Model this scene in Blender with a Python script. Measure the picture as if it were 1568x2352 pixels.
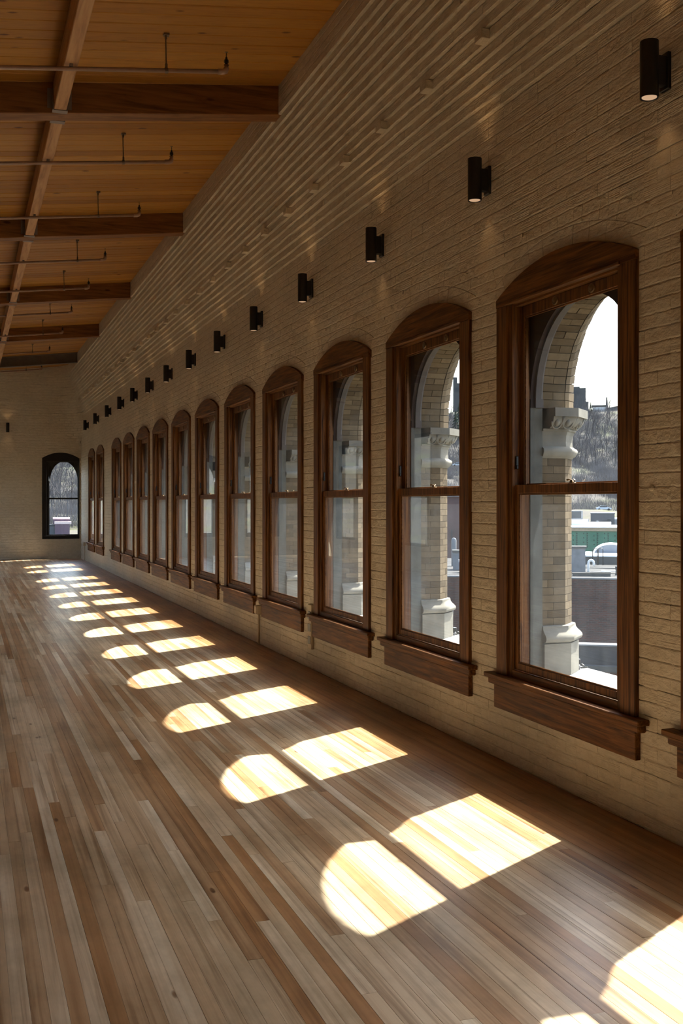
import bpy, math, random
from mathutils import Vector, Matrix

# ------------------------------------------------------------------ camera, world, sun, exposure
scene = bpy.context.scene
for o in list(bpy.data.objects):
    bpy.data.objects.remove(o, do_unlink=True)
col = scene.collection
R_ = math.radians
FOC, VPX, HORIZON, CX = 2500.0, -82.0, 1154.0, 784.0
YAW = math.atan((CX - VPX) / FOC)
EYE, CAMX = 1.62, -3.189
cam = bpy.data.cameras.new('camera')
cam.sensor_fit = 'VERTICAL'
cam.sensor_height = 36.0
cam.lens = FOC / 2352.0 * 36.0
cam.shift_y = -(1176.0 - HORIZON) / 2352.0
cam.clip_start, cam.clip_end = 0.05, 3000
cam_o = bpy.data.objects.new('camera', cam)
cam_o.location = (CAMX, 0, EYE)
cam_o.rotation_euler = (R_(90), 0, -YAW)
col.objects.link(cam_o)
scene.camera = cam_o

SUN_AZ = (0.86, 0.51)          # horizontal direction towards the sun
SUN_EL = math.atan2(math.hypot(*SUN_AZ), 0.907 * math.hypot(*SUN_AZ))
world = bpy.data.worlds.new('sky')
scene.world = world
world.use_nodes = True
wn = world.node_tree.nodes
wn.clear()
w_out = wn.new('ShaderNodeOutputWorld')
w_bg = wn.new('ShaderNodeBackground')
w_sky = wn.new('ShaderNodeTexSky')
w_sky.sky_type = 'NISHITA'
w_sky.sun_disc = False
w_sky.sun_elevation = SUN_EL
w_sky.sun_rotation = math.atan2(SUN_AZ[0], SUN_AZ[1])
w_sky.air_density = 1.0
w_sky.dust_density = 3.0
w_sky.ozone_density = 1.0
w_bg.inputs['Strength'].default_value = 0.40
world.node_tree.links.new(w_sky.outputs[0], w_bg.inputs['Color'])
world.node_tree.links.new(w_bg.outputs[0], w_out.inputs['Surface'])

sun = bpy.data.lights.new('sun', 'SUN')
sun.energy = 11.4
sun.angle = R_(0.6)
sun.color = (1.0, 0.975, 0.925)
sun_o = bpy.data.objects.new('sun', sun)
ch = math.cos(SUN_EL) / math.hypot(*SUN_AZ)
sv = Vector((SUN_AZ[0] * ch, SUN_AZ[1] * ch, math.sin(SUN_EL)))
sun_o.rotation_euler = sv.to_track_quat('Z', 'Y').to_euler()
sun_o.location = (20, 12, 30)
col.objects.link(sun_o)

vs = scene.view_settings
vs.view_transform = 'Standard'
vs.look = 'None'
vs.gamma = 1.0
vs.exposure = 0.95
vs.use_curve_mapping = False
scene.cycles.use_denoising = True
scene.cycles.max_bounces = 7
scene.cycles.diffuse_bounces = 4
scene.cycles.glossy_bounces = 2
scene.cycles.use_adaptive_sampling = True
scene.cycles.adaptive_threshold = 0.09
scene.cycles.adaptive_min_samples = 16
scene.cycles.transparent_max_bounces = 24
scene.cycles.sample_clamp_indirect = 6.0
scene.cycles.caustics_reflective = False
scene.cycles.caustics_refractive = False

rng = random.Random(7)
U = rng.uniform


def project(p):
    """pixel position in the 1568x2352 frame, only used to rank pieces by size"""
    x, y, z = p[0] - CAMX, p[1], p[2] - EYE
    c, s = math.cos(YAW), math.sin(YAW)
    X, Z = x * c - y * s, x * s + y * c
    if Z < 0.3:
        return None
    return CX + FOC * X / Z, HORIZON - FOC * z / Z


# ------------------------------------------------------------------ materials
def new_mat(name):
    m = bpy.data.materials.new(name)
    m.use_nodes = True
    nt = m.node_tree
    for n in list(nt.nodes):
        nt.nodes.remove(n)
    out = nt.nodes.new('ShaderNodeOutputMaterial')
    return m, nt, out


def N(nt, typ, **kw):
    n = nt.nodes.new(typ)
    for k, v in kw.items():
        if k.startswith('i_'):
            n.inputs[k[2:].replace('_', ' ')].default_value = v
        else:
            setattr(n, k, v)
    return n


def L(nt, a, b):
    nt.links.new(a, b)


def position(nt, scale, tone=0.0):
    g = N(nt, 'ShaderNodeNewGeometry')
    src = g.outputs['Position']
    if tone:
        a = N(nt, 'ShaderNodeAttribute', attribute_name='tone')
        mu = N(nt, 'ShaderNodeMath', operation='MULTIPLY')
        mu.inputs[1].default_value = tone
        L(nt, a.outputs['Fac'], mu.inputs[0])
        ad = N(nt, 'ShaderNodeVectorMath', operation='ADD')
        L(nt, src, ad.inputs[0])
        L(nt, mu.outputs[0], ad.inputs[1])
        src = ad.outputs[0]
    mp = N(nt, 'ShaderNodeMapping')
    mp.inputs['Scale'].default_value = scale
    L(nt, src, mp.inputs['Vector'])
    return mp.outputs[0]


def ramp(nt, fac, stops):
    r = N(nt, 'ShaderNodeValToRGB')
    e = r.color_ramp.elements
    while len(e) < len(stops):
        e.new(0.5)
    for el, (p, c) in zip(e, stops):
        el.position = p
        el.color = (c[0], c[1], c[2], 1)
    L(nt, fac, r.inputs['Fac'])
    return r.outputs['Color']


def noise(nt, vec, scale=1.0, detail=4.0, rough=0.55, dist=0.0):
    n = N(nt, 'ShaderNodeTexNoise')
    n.inputs['Scale'].default_value = scale
    n.inputs['Detail'].default_value = detail
    n.inputs['Roughness'].default_value = rough
    n.inputs['Distortion'].default_value = dist
    L(nt, vec, n.inputs['Vector'])
    return n.outputs['Fac']


def mixc(nt, fac, a, b, blend='MIX'):
    m = N(nt, 'ShaderNodeMix', data_type='RGBA', blend_type=blend)
    if isinstance(fac, (int, float)):
        m.inputs[0].default_value = fac
    else:
        L(nt, fac, m.inputs[0])
    for sock, v in ((m.inputs[6], a), (m.inputs[7], b)):
        if isinstance(v, tuple):
            sock.default_value = (v[0], v[1], v[2], 1)
        else:
            L(nt, v, sock)
    return m.outputs[2]


def mathn(nt, op, a, b=None, c=None):
    m = N(nt, 'ShaderNodeMath', operation=op)
    for i, v in enumerate((a, b, c)):
        if v is None:
            continue
        if isinstance(v, (int, float)):
            m.inputs[i].default_value = v
        else:
            L(nt, v, m.inputs[i])
    return m.outputs[0]


def principled(nt, out, color, rough=0.5, spec=0.5, metallic=0.0, height=None, bump=0.2, dist=0.01):
    p = N(nt, 'ShaderNodeBsdfPrincipled')
    if isinstance(color, tuple):
        p.inputs['Base Color'].default_value = (color[0], color[1], color[2], 1)
    else:
        L(nt, color, p.inputs['Base Color'])
    if isinstance(rough, (int, float)):
        p.inputs['Roughness'].default_value = rough
    else:
        L(nt, rough, p.inputs['Roughness'])
    p.inputs['Specular IOR Level'].default_value = spec
    p.inputs['Metallic'].default_value = metallic
    if height is not None:
        b = N(nt, 'ShaderNodeBump')
        b.inputs['Strength'].default_value = bump
        b.inputs['Distance'].default_value = dist
        L(nt, height, b.inputs['Height'])
        L(nt, b.outputs[0], p.inputs['Normal'])
    L(nt, p.outputs[0], out.inputs['Surface'])
    return p


def wood(name, stops, scale, tone_mul=0.0, tone_stops=None, rough=0.45, spec=0.4, knots=None, bump=0.15, stain=0.0):
    m, nt, out = new_mat(name)
    v = position(nt, scale, tone_mul)
    g = noise(nt, v, 1.0, 4.0, 0.6, 0.6)
    c = ramp(nt, g, stops)
    if tone_stops:
        a = N(nt, 'ShaderNodeAttribute', attribute_name='tone')
        c = mixc(nt, 1.0, c, ramp(nt, a.outputs['Fac'], tone_stops), 'MULTIPLY')
    if knots:
        v2 = position(nt, knots, tone_mul)
        vo = N(nt, 'ShaderNodeTexVoronoi')
        vo.inputs['Scale'].default_value = 1.0
        L(nt, v2, vo.inputs['Vector'])
        k = ramp(nt, vo.outputs['Distance'], [(0.0, (0.22, 0.14, 0.09)), (0.04 if stain else 0.06, (0.4, 0.3, 0.22)), (0.065 if stain else 0.10, (1, 1, 1))])
        c = mixc(nt, 1.0, c, k, 'MULTIPLY')
    if stain:
        n2 = noise(nt, position(nt, (2.3, 1.1, 2.3)), 1.0, 5.0, 0.7)
        s = ramp(nt, n2, [(0.36, (1 - stain, 1 - stain, 1 - stain * 1.1)), (0.58, (1, 1, 1))])
        c = mixc(nt, 1.0, c, s, 'MULTIPLY')
    principled(nt, out, c, rough, spec, height=g, bump=bump, dist=0.004)
    return m


def plain(name, color, rough=0.6, spec=0.3, metallic=0.0, var=0.15, scale=6.0, bump=0.1, detail=5.0):
    m, nt, out = new_mat(name)
    n = noise(nt, position(nt, (scale, scale, scale)), 1.0, detail, 0.6)
    d = tuple(x * (1 - var) for x in color)
    b = tuple(min(1, x * (1 + var)) for x in color)
    principled(nt, out, ramp(nt, n, [(0.3, d), (0.7, b)]), rough, spec, metallic, height=n, bump=bump, dist=0.01)
    return m


def tonemat(name, stops, rough=0.85, spec=0.2, scale=14.0, bump=0.25, speck=0.25):
    """brick or stone whose colour comes from the tone of each piece"""
    m, nt, out = new_mat(name)
    a = N(nt, 'ShaderNodeAttribute', attribute_name='tone')
    n = noise(nt, position(nt, (scale, scale, scale), 3.0), 1.0, 6.0, 0.65)
    c = ramp(nt, a.outputs['Fac'], stops)
    c = mixc(nt, 1.0, c, ramp(nt, n, [(0.3, (1 - speck,) * 3), (0.65, (1, 1, 1))]), 'MULTIPLY')
    principled(nt, out, c, rough, spec, height=n, bump=bump, dist=0.004)
    return m


def painted_brick(name):
    m, nt, out = new_mat(name)
    a = N(nt, 'ShaderNodeAttribute', attribute_name='tone')
    # combed wire-cut lines on some bricks
    v = position(nt, (1.6, 1.6, 150.0), 5.0)
    comb = noise(nt, v, 1.0, 1.0, 0.5)
    sel = ramp(nt, a.outputs['Fac'], [(0.28, (0, 0, 0)), (0.42, (1, 1, 1))])
    lump = noise(nt, position(nt, (9, 9, 16), 2.0), 1.0, 4.0, 0.62)
    fine = noise(nt, position(nt, (60, 60, 75)), 1.0, 2.0, 0.6)
    h = mathn(nt, 'MULTIPLY', comb, sel)
    h = mathn(nt, 'MULTIPLY_ADD', lump, 1.5, mathn(nt, 'MULTIPLY', h, 0.9))
    h = mathn(nt, 'MULTIPLY_ADD', fine, 0.25, h)
    # ragged paint-filled bed joints
    gz = N(nt, 'ShaderNodeNewGeometry')
    sx = N(nt, 'ShaderNodeSeparateXYZ')
    L(nt, gz.outputs['Position'], sx.inputs[0])
    rag = noise(nt, position(nt, (17, 17, 7)), 1.0, 4.0, 0.75)
    zz = mathn(nt, 'MULTIPLY_ADD', rag, 0.022, sx.outputs['Z'])
    fz = mathn(nt, 'FRACT', mathn(nt, 'MULTIPLY', mathn(nt, 'ADD', zz, -0.0115), 1.0 / 0.0707))
    ed = mathn(nt, 'MINIMUM', fz, mathn(nt, 'SUBTRACT', 1.0, fz))
    jl = mathn(nt, 'MULTIPLY', mathn(nt, 'MINIMUM', ed, 0.11), mathn(nt, 'MULTIPLY', lump, 11.0))
    h = mathn(nt, 'ADD', h, jl)
    big = noise(nt, position(nt, (0.9, 0.9, 1.3)), 1.0, 2.0, 0.6)
    c = ramp(nt, big, [(0.3, (0.60, 0.515, 0.39)), (0.7, (0.69, 0.605, 0.475))])
    c = mixc(nt, 1.0, c, ramp(nt, lump, [(0.25, (0.82, 0.80, 0.76)), (0.55, (1, 1, 1))]), 'MULTIPLY')
    principled(nt, out, c, 0.5, 0.3, height=h, bump=0.6, dist=0.012)
    return m


def metal(name, color, rough=0.4, metallic=0.7):
    return plain(name, color, rough, 0.4, metallic, 0.08, 20.0, 0.04)


def glass(name, dust):
    m, nt, out = new_mat(name)
    lw = N(nt, 'ShaderNodeLayerWeight')
    fr5 = mathn(nt, 'POWER', lw.outputs['Facing'], 5.0)
    fres = mathn(nt, 'MULTIPLY_ADD', fr5, 0.62, 0.03)
    tr = N(nt, 'ShaderNodeBsdfTransparent')
    tr.inputs['Color'].default_value = (0.95, 0.97, 0.96, 1)
    gl = N(nt, 'ShaderNodeBsdfGlossy')
    gl.inputs['Roughness'].default_value = 0.01
    gl.inputs['Color'].default_value = (0.9, 0.93, 0.95, 1)
    mx = N(nt, 'ShaderNodeMixShader')
    L(nt, fres, mx.inputs[0])
    L(nt, tr.outputs[0], mx.inputs[1])
    L(nt, gl.outputs[0], mx.inputs[2])
    du = N(nt, 'ShaderNodeBsdfTranslucent')
    du.inputs['Color'].default_value = (0.75, 0.8, 0.82, 1)
    dn = noise(nt, position(nt, (6, 6, 2.0)), 1.0, 2.0, 0.65)
    df = mathn(nt, 'MULTIPLY', dn, dust * 2)
    m2 = N(nt, 'ShaderNodeMixShader')
    L(nt, df, m2.inputs[0])
    L(nt, mx.outputs[0], m2.inputs[1])
    L(nt, du.outputs[0], m2.inputs[2])
    L(nt, m2.outputs[0], out.inputs['Surface'])
    return m


def emit(name, color, strength):
    m, nt, out = new_mat(name)
    e = N(nt, 'ShaderNodeEmission')
    e.inputs['Color'].default_value = (*color, 1)
    e.inputs['Strength'].default_value = strength
    L(nt, e.outputs[0], out.inputs['Surface'])
    return m


M = {}
M['brick'] = painted_brick('cream_painted_brick')
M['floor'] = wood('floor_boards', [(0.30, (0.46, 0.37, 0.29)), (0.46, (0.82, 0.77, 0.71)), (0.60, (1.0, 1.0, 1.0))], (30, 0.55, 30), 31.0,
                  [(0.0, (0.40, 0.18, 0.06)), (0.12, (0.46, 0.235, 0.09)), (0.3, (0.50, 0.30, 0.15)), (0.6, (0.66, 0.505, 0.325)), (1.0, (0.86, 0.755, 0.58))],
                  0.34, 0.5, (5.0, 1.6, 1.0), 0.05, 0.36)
M['ceiling'] = wood('ceiling_pine', [(0.25, (0.72, 0.66, 0.6)), (0.5, (0.92, 0.9, 0.88)), (0.75, (1, 1, 1))], (1.5, 32, 32), 17.0,
                    [(0.0, (0.36, 0.145, 0.016)), (0.5, (0.46, 0.20, 0.026)), (1.0, (0.56, 0.27, 0.045))], 0.5, 0.3, (1.9, 4.2, 1.0), 0.06)
M['beam'] = wood('beam_wood', [(0.28, (0.10, 0.035, 0.008)), (0.5, (0.22, 0.085, 0.022)), (0.72, (0.3, 0.13, 0.04))], (2.0, 24, 24), 0, None, 0.55, 0.3, (1.7, 5.0, 5.0), 0.12)
M['purlin'] = wood('purlin_wood', [(0.28, (0.32, 0.15, 0.06)), (0.5, (0.52, 0.27, 0.12)), (0.72, (0.62, 0.36, 0.17))], (24, 1.6, 24), 0, None, 0.55, 0.3, None, 0.12)
WS = [(0.3, (0.036, 0.012, 0.003)), (0.48, (0.128, 0.049, 0.012)), (0.66, (0.235, 0.096, 0.025))]
M['wood_v'] = wood('oak_stain_upright', WS, (46, 46, 2.2), 0, None, 0.5, 0.2, None, 0.15)
M['wood_h'] = wood('oak_stain_level', WS, (46, 2.2, 46), 0, None, 0.5, 0.2, None, 0.15)
M['wood_x'] = wood('oak_stain_cross', WS, (2.6, 34, 34), 0, None, 0.4, 0.4, None, 0.1)
M['black_wood'] = plain('black_painted_wood', (0.012, 0.009, 0.008), 0.5, 0.3)
M['ext_wood'] = plain('dark_outer_wood', (0.035, 0.022, 0.018), 0.7, 0.2)
M['ext_trim'] = plain('grey_brown_outer_trim', (0.085, 0.07, 0.063), 0.6, 0.3)
M['black'] = plain('black_metal', (0.012, 0.011, 0.011), 0.38, 0.5)
M['pipe'] = metal('painted_pipe', (0.42, 0.27, 0.2), 0.45, 0.2)
M['rod'] = metal('dark_rod', (0.17, 0.12, 0.085), 0.5, 0.4)
M['hanger'] = metal('steel_hanger', (0.25, 0.2, 0.18), 0.5, 0.4)
M['steel'] = plain('grey_painted_steel', (0.16, 0.13, 0.115), 0.55, 0.3)
M['brass'] = metal('old_brass', (0.22, 0.15, 0.08), 0.35, 0.85)
M['bulb'] = emit('lamp_lens', (1.0, 0.62, 0.36), 0.3)
M['glass'] = glass('window_glass', 0.0015)
M['dusty'] = glass('dusty_window_glass', 0.006)
M['stone'] = plain('weathered_limestone', (0.215, 0.197, 0.16), 0.85, 0.15, 0, 0.22, 7.0, 0.25)
M['ledge'] = plain('pale_ledge_stone', (0.36, 0.36, 0.35), 0.85, 0.15, 0, 0.1, 5.0, 0.15)
M['stucco'] = plain('grey_jamb_cement', (0.125, 0.125, 0.11), 0.9, 0.1, 0, 0.2, 12.0, 0.3)
M['buff'] = tonemat('buff_brick', [(0.0, (0.105, 0.073, 0.04)), (0.5, (0.155, 0.11, 0.062)), (1.0, (0.215, 0.155, 0.09))], 0.9, 0.15, 30.0, 0.3, 0.3)
M['mortar'] = plain('dark_mortar', (0.075, 0.06, 0.042), 0.95, 0.1)
M['box'] = plain('painted_box', (0.55, 0.45, 0.32), 0.5, 0.3)


# ------------------------------------------------------------------ mesh helpers
class MB:
    def __init__(s):
        s.v, s.f, s.t = [], [], []

    def add(s, verts, faces, tone=0.5):
        b = len(s.v)
        s.v += [tuple(p) for p in verts]
        s.f += [tuple(i + b for i in f) for f in faces]
        s.t += [tone] * len(faces)

    def box(s, x0, x1, y0, y1, z0, z1, tone=0.5, bev=0.0):
        if bev <= 0:
            s.add([(x0, y0, z0), (x1, y0, z0), (x1, y1, z0), (x0, y1, z0), (x0, y0, z1), (x1, y0, z1), (x1, y1, z1), (x0, y1, z1)],
                  [(0, 3, 2, 1), (4, 5, 6, 7), (0, 1, 5, 4), (1, 2, 6, 5), (2, 3, 7, 6), (3, 0, 4, 7)], tone)
            return
        lo, hi = (x0, y0, z0), (x1, y1, z1)
        b = min(bev, min(h - l for l, h in zip(lo, hi)) * 0.45)
        vs_, idx = [], {}
        for cx in (0, 1):
            for cy in (0, 1):
                for cz in (0, 1):
                    cc = (cx, cy, cz)
                    for ax in range(3):
                        p = []
                        for k in range(3):
                            e = hi[k] if cc[k] else lo[k]
                            if k != ax:
                                e += -b if cc[k] else b
                            p.append(e)
                        idx[cc, ax] = len(vs_)
                        vs_.append(tuple(p))
        fs = []
        for ax in range(3):
            o1, o2 = (ax + 1) % 3, (ax + 2) % 3
            for sd in (0, 1):
                q = []
                for a, c in ((0, 0), (1, 0), (1, 1), (0, 1)):
                    cc = [0, 0, 0]
                    cc[ax], cc[o1], cc[o2] = sd, a, c
                    q.append(idx[tuple(cc), ax])
                fs.append(tuple(q if sd else q[::-1]))
            for a in (0, 1):
                for c in (0, 1):
                    c0, c1 = [0, 0, 0], [0, 0, 0]
                    c0[o1], c0[o2], c1[o1], c1[o2] = a, c, a, c
                    c1[ax] = 1
                    q = (idx[tuple(c0), o1], idx[tuple(c1), o1], idx[tuple(c1), o2], idx[tuple(c0), o2])
                    fs.append(q if (a == c) else q[::-1])
        for cx in (0, 1):
            for cy in (0, 1):
                for cz in (0, 1):
                    q = tuple(idx[(cx, cy, cz), ax] for ax in range(3))
                    fs.append(q if (cx + cy + cz) % 2 else q[::-1])
        s.add(vs_, fs, tone)

    def obox(s, c, ax, ay, az, hx, hy, hz, tone=0.5):
        """oriented box: centre, unit axes, half sizes"""
        c = Vector(c); ax, ay, az = Vector(ax) * hx, Vector(ay) * hy, Vector(az) * hz
        vs_ = [c - ax - ay - az, c + ax - ay - az, c + ax + ay - az, c - ax + ay - az, c - ax - ay + az, c + ax - ay + az, c + ax + ay + az, c - ax + ay + az]
        s.add(vs_, [(0, 3, 2, 1), (4, 5, 6, 7), (0, 1, 5, 4), (1, 2, 6, 5), (2, 3, 7, 6), (3, 0, 4, 7)], tone)

    def tube(s, pts, rad, n=8, tone=0.5, cap=True):
        pts = [Vector(p) for p in pts]
        rads = rad if isinstance(rad, (list, tuple)) else [rad] * len(pts)
        vs_, fs = [], []
        up = Vector((0, 0, 1))
        for i, p in enumerate(pts):
            d = (pts[min(i + 1, len(pts) - 1)] - pts[max(i - 1, 0)]).normalized()
            a = d.cross(up)
            if a.length < 0.05:
                a = d.cross(Vector((0, 1, 0)))
            a.normalize()
            b = d.cross(a).normalized()
            for k in range(n):
                t = 2 * math.pi * k / n
                vs_.append(p + (a * math.cos(t) + b * math.sin(t)) * rads[i])
        for i in range(len(pts) - 1):
            for k in range(n):
                k2 = (k + 1) % n
                fs.append((i * n + k, i * n + k2, (i + 1) * n + k2, (i + 1) * n + k))
        if cap:
            fs.append(tuple(range(n))[::-1])
            fs.append(tuple((len(pts) - 1) * n + k for k in range(n)))
        s.add(vs_, fs, tone)

    def lathe(s, c, prof, n=20, tone=0.5):
        """revolve (radius, z) about the vertical through c"""
        vs_, fs = [], []
        for r, z in prof:
            for k in range(n):
                t = 2 * math.pi * k / n
                vs_.append((c[0] + r * math.cos(t), c[1] + r * math.sin(t), c[2] + z))
        m = len(prof)
        for i in range(m - 1):
            for k in range(n):
                k2 = (k + 1) % n
                fs.append((i * n + k, i * n + k2, (i + 1) * n + k2, (i + 1) * n + k))
        fs.append(tuple(range(n))[::-1])
        fs.append(tuple((m - 1) * n + k for k in range(n)))
        s.add(vs_, fs, tone)

    def ball(s, c, rx, ry, rz, n=10, m=7, tone=0.5):
        vs_, fs = [], []
        for i in range(m + 1):
            ph = math.pi * i / m
            for k in range(n):
                t = 2 * math.pi * k / n
                vs_.append((c[0] + rx * math.sin(ph) * math.cos(t), c[1] + ry * math.sin(ph) * math.sin(t), c[2] + rz * math.cos(ph)))
        for i in range(m):
            for k in range(n):
                k2 = (k + 1) % n
                fs.append((i * n + k, (i + 1) * n + k, (i + 1) * n + k2, i * n + k2))
        s.add(vs_, fs, tone)

    def wedge(s, cs, cy, cz, a0, a1, sz=1.0, tone=0.5):
        """cross-section cs = [(x, r)...] turned from angle a0 to a1 about (cy, cz)"""
        n = len(cs)
        vs_ = []
        for a in (a0, a1):
            for x, r in cs:
                vs_.append((x, cy + r * math.cos(a), cz + r * math.sin(a) * sz))
        fs = [tuple(range(n)), tuple(range(2 * n - 1, n - 1, -1))]
        for k in range(n):
            k2 = (k + 1) % n
            fs.append((k2, k, n + k, n + k2))
        s.add(vs_, fs, tone)

    def prism(s, poly, x0, x1, tone=0.5):
        """polygon in (y, z) extruded along x"""
        n = len(poly)
        vs_ = [(x0, y, z) for y, z in poly] + [(x1, y, z) for y, z in poly]
        fs = [tuple(range(n))[::-1], tuple(range(n, 2 * n))]
        for k in range(n):
            k2 = (k + 1) % n
            fs.append((k, k2, n + k2, n + k))
        s.add(vs_, fs, tone)

    def arch_panel(s, u0, u1, z0, z1, cy, r, x0, x1, sz=1.0, n=28, tone=0.5):
        """slab with a half-round hole of radius r springing at z0, top at z1, sides at u0,u1 (z0 upwards)"""
        arc = [(cy + r * math.cos(math.pi * i / n), z0 + r * sz * math.sin(math.pi * i / n)) for i in range(n + 1)]
        top = [(u1 + (u0 - u1) * i / n, z1) for i in range(n + 1)]
        vs_, fs = [], []
        for x in (x0, x1):
            vs_ += [(x, y, z) for y, z in arc] + [(x, y, z) for y, z in top]
        m = n + 1
        for i in range(n):
            fs.append((i, i + 1, m + i + 1, m + i))
            fs.append((2 * m + i + 1, 2 * m + i, 3 * m + i, 3 * m + i + 1))
            fs.append((i + 1, i, 2 * m + i, 2 * m + i + 1))
            fs.append((m + i, m + i + 1, 3 * m + i + 1, 3 * m + i))
        fs.append((0, m, 3 * m, 2 * m))
        fs.append((n, 2 * m + n, 3 * m + n, m + n))
        s.add(vs_, fs, tone)

    def sweep(s, path, prof, tone=0.5):
        """open ground-plan path (x, y), right-hand side outside; prof = [(offset, z)...]"""
        ns = []
        for i in range(len(path)):
            nn = []
            for a, b in ((i - 1, i), (i, i + 1)):
                if a < 0 or b >= len(path):
                    continue
                d = Vector((path[b][0] - path[a][0], path[b][1] - path[a][1])).normalized()
                nn.append(Vector((d.y, -d.x)))
            if len(nn) == 2:
                ns.append((nn[0] + nn[1]) / (1 + nn[0].dot(nn[1])))
            else:
                ns.append(nn[0])
        m = len(path)
        vs_, fs = [], []
        for d, z in prof:
            for (x, y), n in zip(path, ns):
                vs_.append((x + n.x * d, y + n.y * d, z))
        for j in range(len(prof) - 1):
            for i in range(m):
                i2 = (i + 1) % m
                fs.append((j * m + i, j * m + i2, (j + 1) * m + i2, (j + 1) * m + i))
        fs.append(tuple(range(m))[::-1])
        fs.append(tuple((len(prof) - 1) * m + i for i in range(m)))
        s.add(vs_, fs, tone)

    def mesh(s, name, mat, smooth=False):
        me = bpy.data.meshes.new(name)
        me.from_pydata(s.v, [], s.f)
        at = me.attributes.new('tone', 'FLOAT', 'FACE')
        at.data.foreach_set('value', s.t)
        me.materials.append(M[mat] if isinstance(mat, str) else mat)
        if smooth:
            me.polygons.foreach_set('use_smooth', [True] * len(me.polygons))
        me.update()
        return me

    def build(s, name, mat, parent=None, smooth=False, **tags):
        o = bpy.data.objects.new(name, s.mesh(name, mat, smooth))
        col.objects.link(o)
        if parent:
            o.parent = parent
        for k, v in tags.items():
            o[k] = v
        return o


def one(fn, *a, **k):
    m = MB()
    getattr(m, fn)(*a, **k)
    return m


def empty(name, loc=(0, 0, 0), rz=0.0, parent=None, **tags):
    o = bpy.data.objects.new(name, None)
    o.empty_display_size = 0.1
    o.location = loc
    o.rotation_euler = (0, 0, rz)
    col.objects.link(o)
    if parent:
        o.parent = parent
    for k, v in tags.items():
        o[k] = v
    return o


def copy_tree(o, parent=None):
    c = o.copy()
    col.objects.link(c)
    c.parent = parent
    for chd in o.children:
        copy_tree(chd, c)
    return c


def smooth_by_angle(o, deg=35):
    me = o.data
    me.polygons.foreach_set('use_smooth', [True] * len(me.polygons))
    try:
        me.set_sharp_from_angle(angle=R_(deg))
    except Exception:
        pass


# ------------------------------------------------------------------ dimensions of the hall
PITCH = 1.899
WIN = [5.41 + PITCH * k for k in range(-4, 11)]        # centres of the windows along the wall
WIN[3] = 3.545
WIN += [27.45, 29.36]
FIRST = 3                                               # index of the first window in view
YE, XL, Y0 = 32.2, -7.2, -5.0                           # end wall, left wall, back wall
CO = 0.0707                                             # height of a brick course
NC = 58                                                 # plain courses below the corbels
ZC = NC * CO
STEP, NSTEP = 0.025, 17
EC, EW = -0.567, 0.52                                   # end window: centre x, half width


def ceil_z(x):
    return 5.5 + 0.11 * (x + 0.42)


# ------------------------------------------------------------------ floor
floor = one('box', XL, 0.02, Y0, YE, -0.25, -0.012).build('floor', 'mortar', kind='structure', label='sanded strip wood floor in mixed tan and brown boards', category='floor')
PW = 0.0575
boards = []
row = 0
x = 0.0
while x > XL + PW:
    y = Y0 + U(0, 1.2)
    ya = Y0
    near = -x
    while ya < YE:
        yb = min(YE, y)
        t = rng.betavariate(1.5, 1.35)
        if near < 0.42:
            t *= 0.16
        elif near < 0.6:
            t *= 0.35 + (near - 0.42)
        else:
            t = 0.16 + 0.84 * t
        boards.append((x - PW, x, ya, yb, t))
        ya = yb
        y = yb + rng.choice((0.9, 1.5, 2.2, 2.8, 3.4, 4.2))
    x -= PW
    row += 1


def quad_area(pts):
    q = [project(p) for p in pts]
    if any(k is None for k in q):
        # clip a board that runs behind the camera
        pts = [(p[0], max(p[1], 2.2), p[2]) for p in pts]
        q = [project(p) for p in pts]
        if any(k is None for k in q):
            return 0
    q = [(min(max(a, 0), 1568), min(max(b, 0), 2352)) for a, b in q]
    s = 0
    for i in range(len(q)):
        (a, b), (c, d) = q[i], q[(i + 1) % len(q)]
        s += a * d - b * c
    return abs(s) / 2


def split_pieces(pieces, area_fn, n=300):
    ar = sorted(range(len(pieces)), key=lambda i: -area_fn(pieces[i]))
    top = [i for i in ar[:n] if area_fn(pieces[i]) > 60]
    ts = set(top)
    return [pieces[i] for i in top], [p for i, p in enumerate(pieces) if i not in ts]


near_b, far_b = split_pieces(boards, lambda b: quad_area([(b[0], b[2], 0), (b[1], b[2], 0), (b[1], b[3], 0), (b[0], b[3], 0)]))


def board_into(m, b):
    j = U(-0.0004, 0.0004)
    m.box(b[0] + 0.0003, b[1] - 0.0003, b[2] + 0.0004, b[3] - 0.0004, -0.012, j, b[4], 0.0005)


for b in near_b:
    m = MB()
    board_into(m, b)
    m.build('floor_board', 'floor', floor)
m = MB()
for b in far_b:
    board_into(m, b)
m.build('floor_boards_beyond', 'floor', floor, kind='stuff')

# ------------------------------------------------------------------ walls: backing
OW, OZ0, OZ1 = 0.64, 0.50, 2.87


def wall_body(m, x0, x1, y0, y1, z1, wins, hw, z0o, z1o):
    edge = y0
    for c in wins:
        m.box(x0, x1, edge, c - hw, 0, z1)
        m.box(x0, x1, c - hw, c + hw, 0, z0o)
        m.box(x0, x1, c - hw, c + hw, z1o, z1)
        edge = c + hw
    m.box(x0, x1, edge, y1, 0, z1)


ZT = 5.52
m = MB()
wall_body(m, 0.005, 0.2, Y0, YE + 0.2, ZT, WIN, OW, OZ0, OZ1)
wall_right = m.build('wall_right', 'brick', kind='structure', label='long cream painted brick wall with corbelled courses and a row of windows', category='wall')
m = MB()
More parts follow.
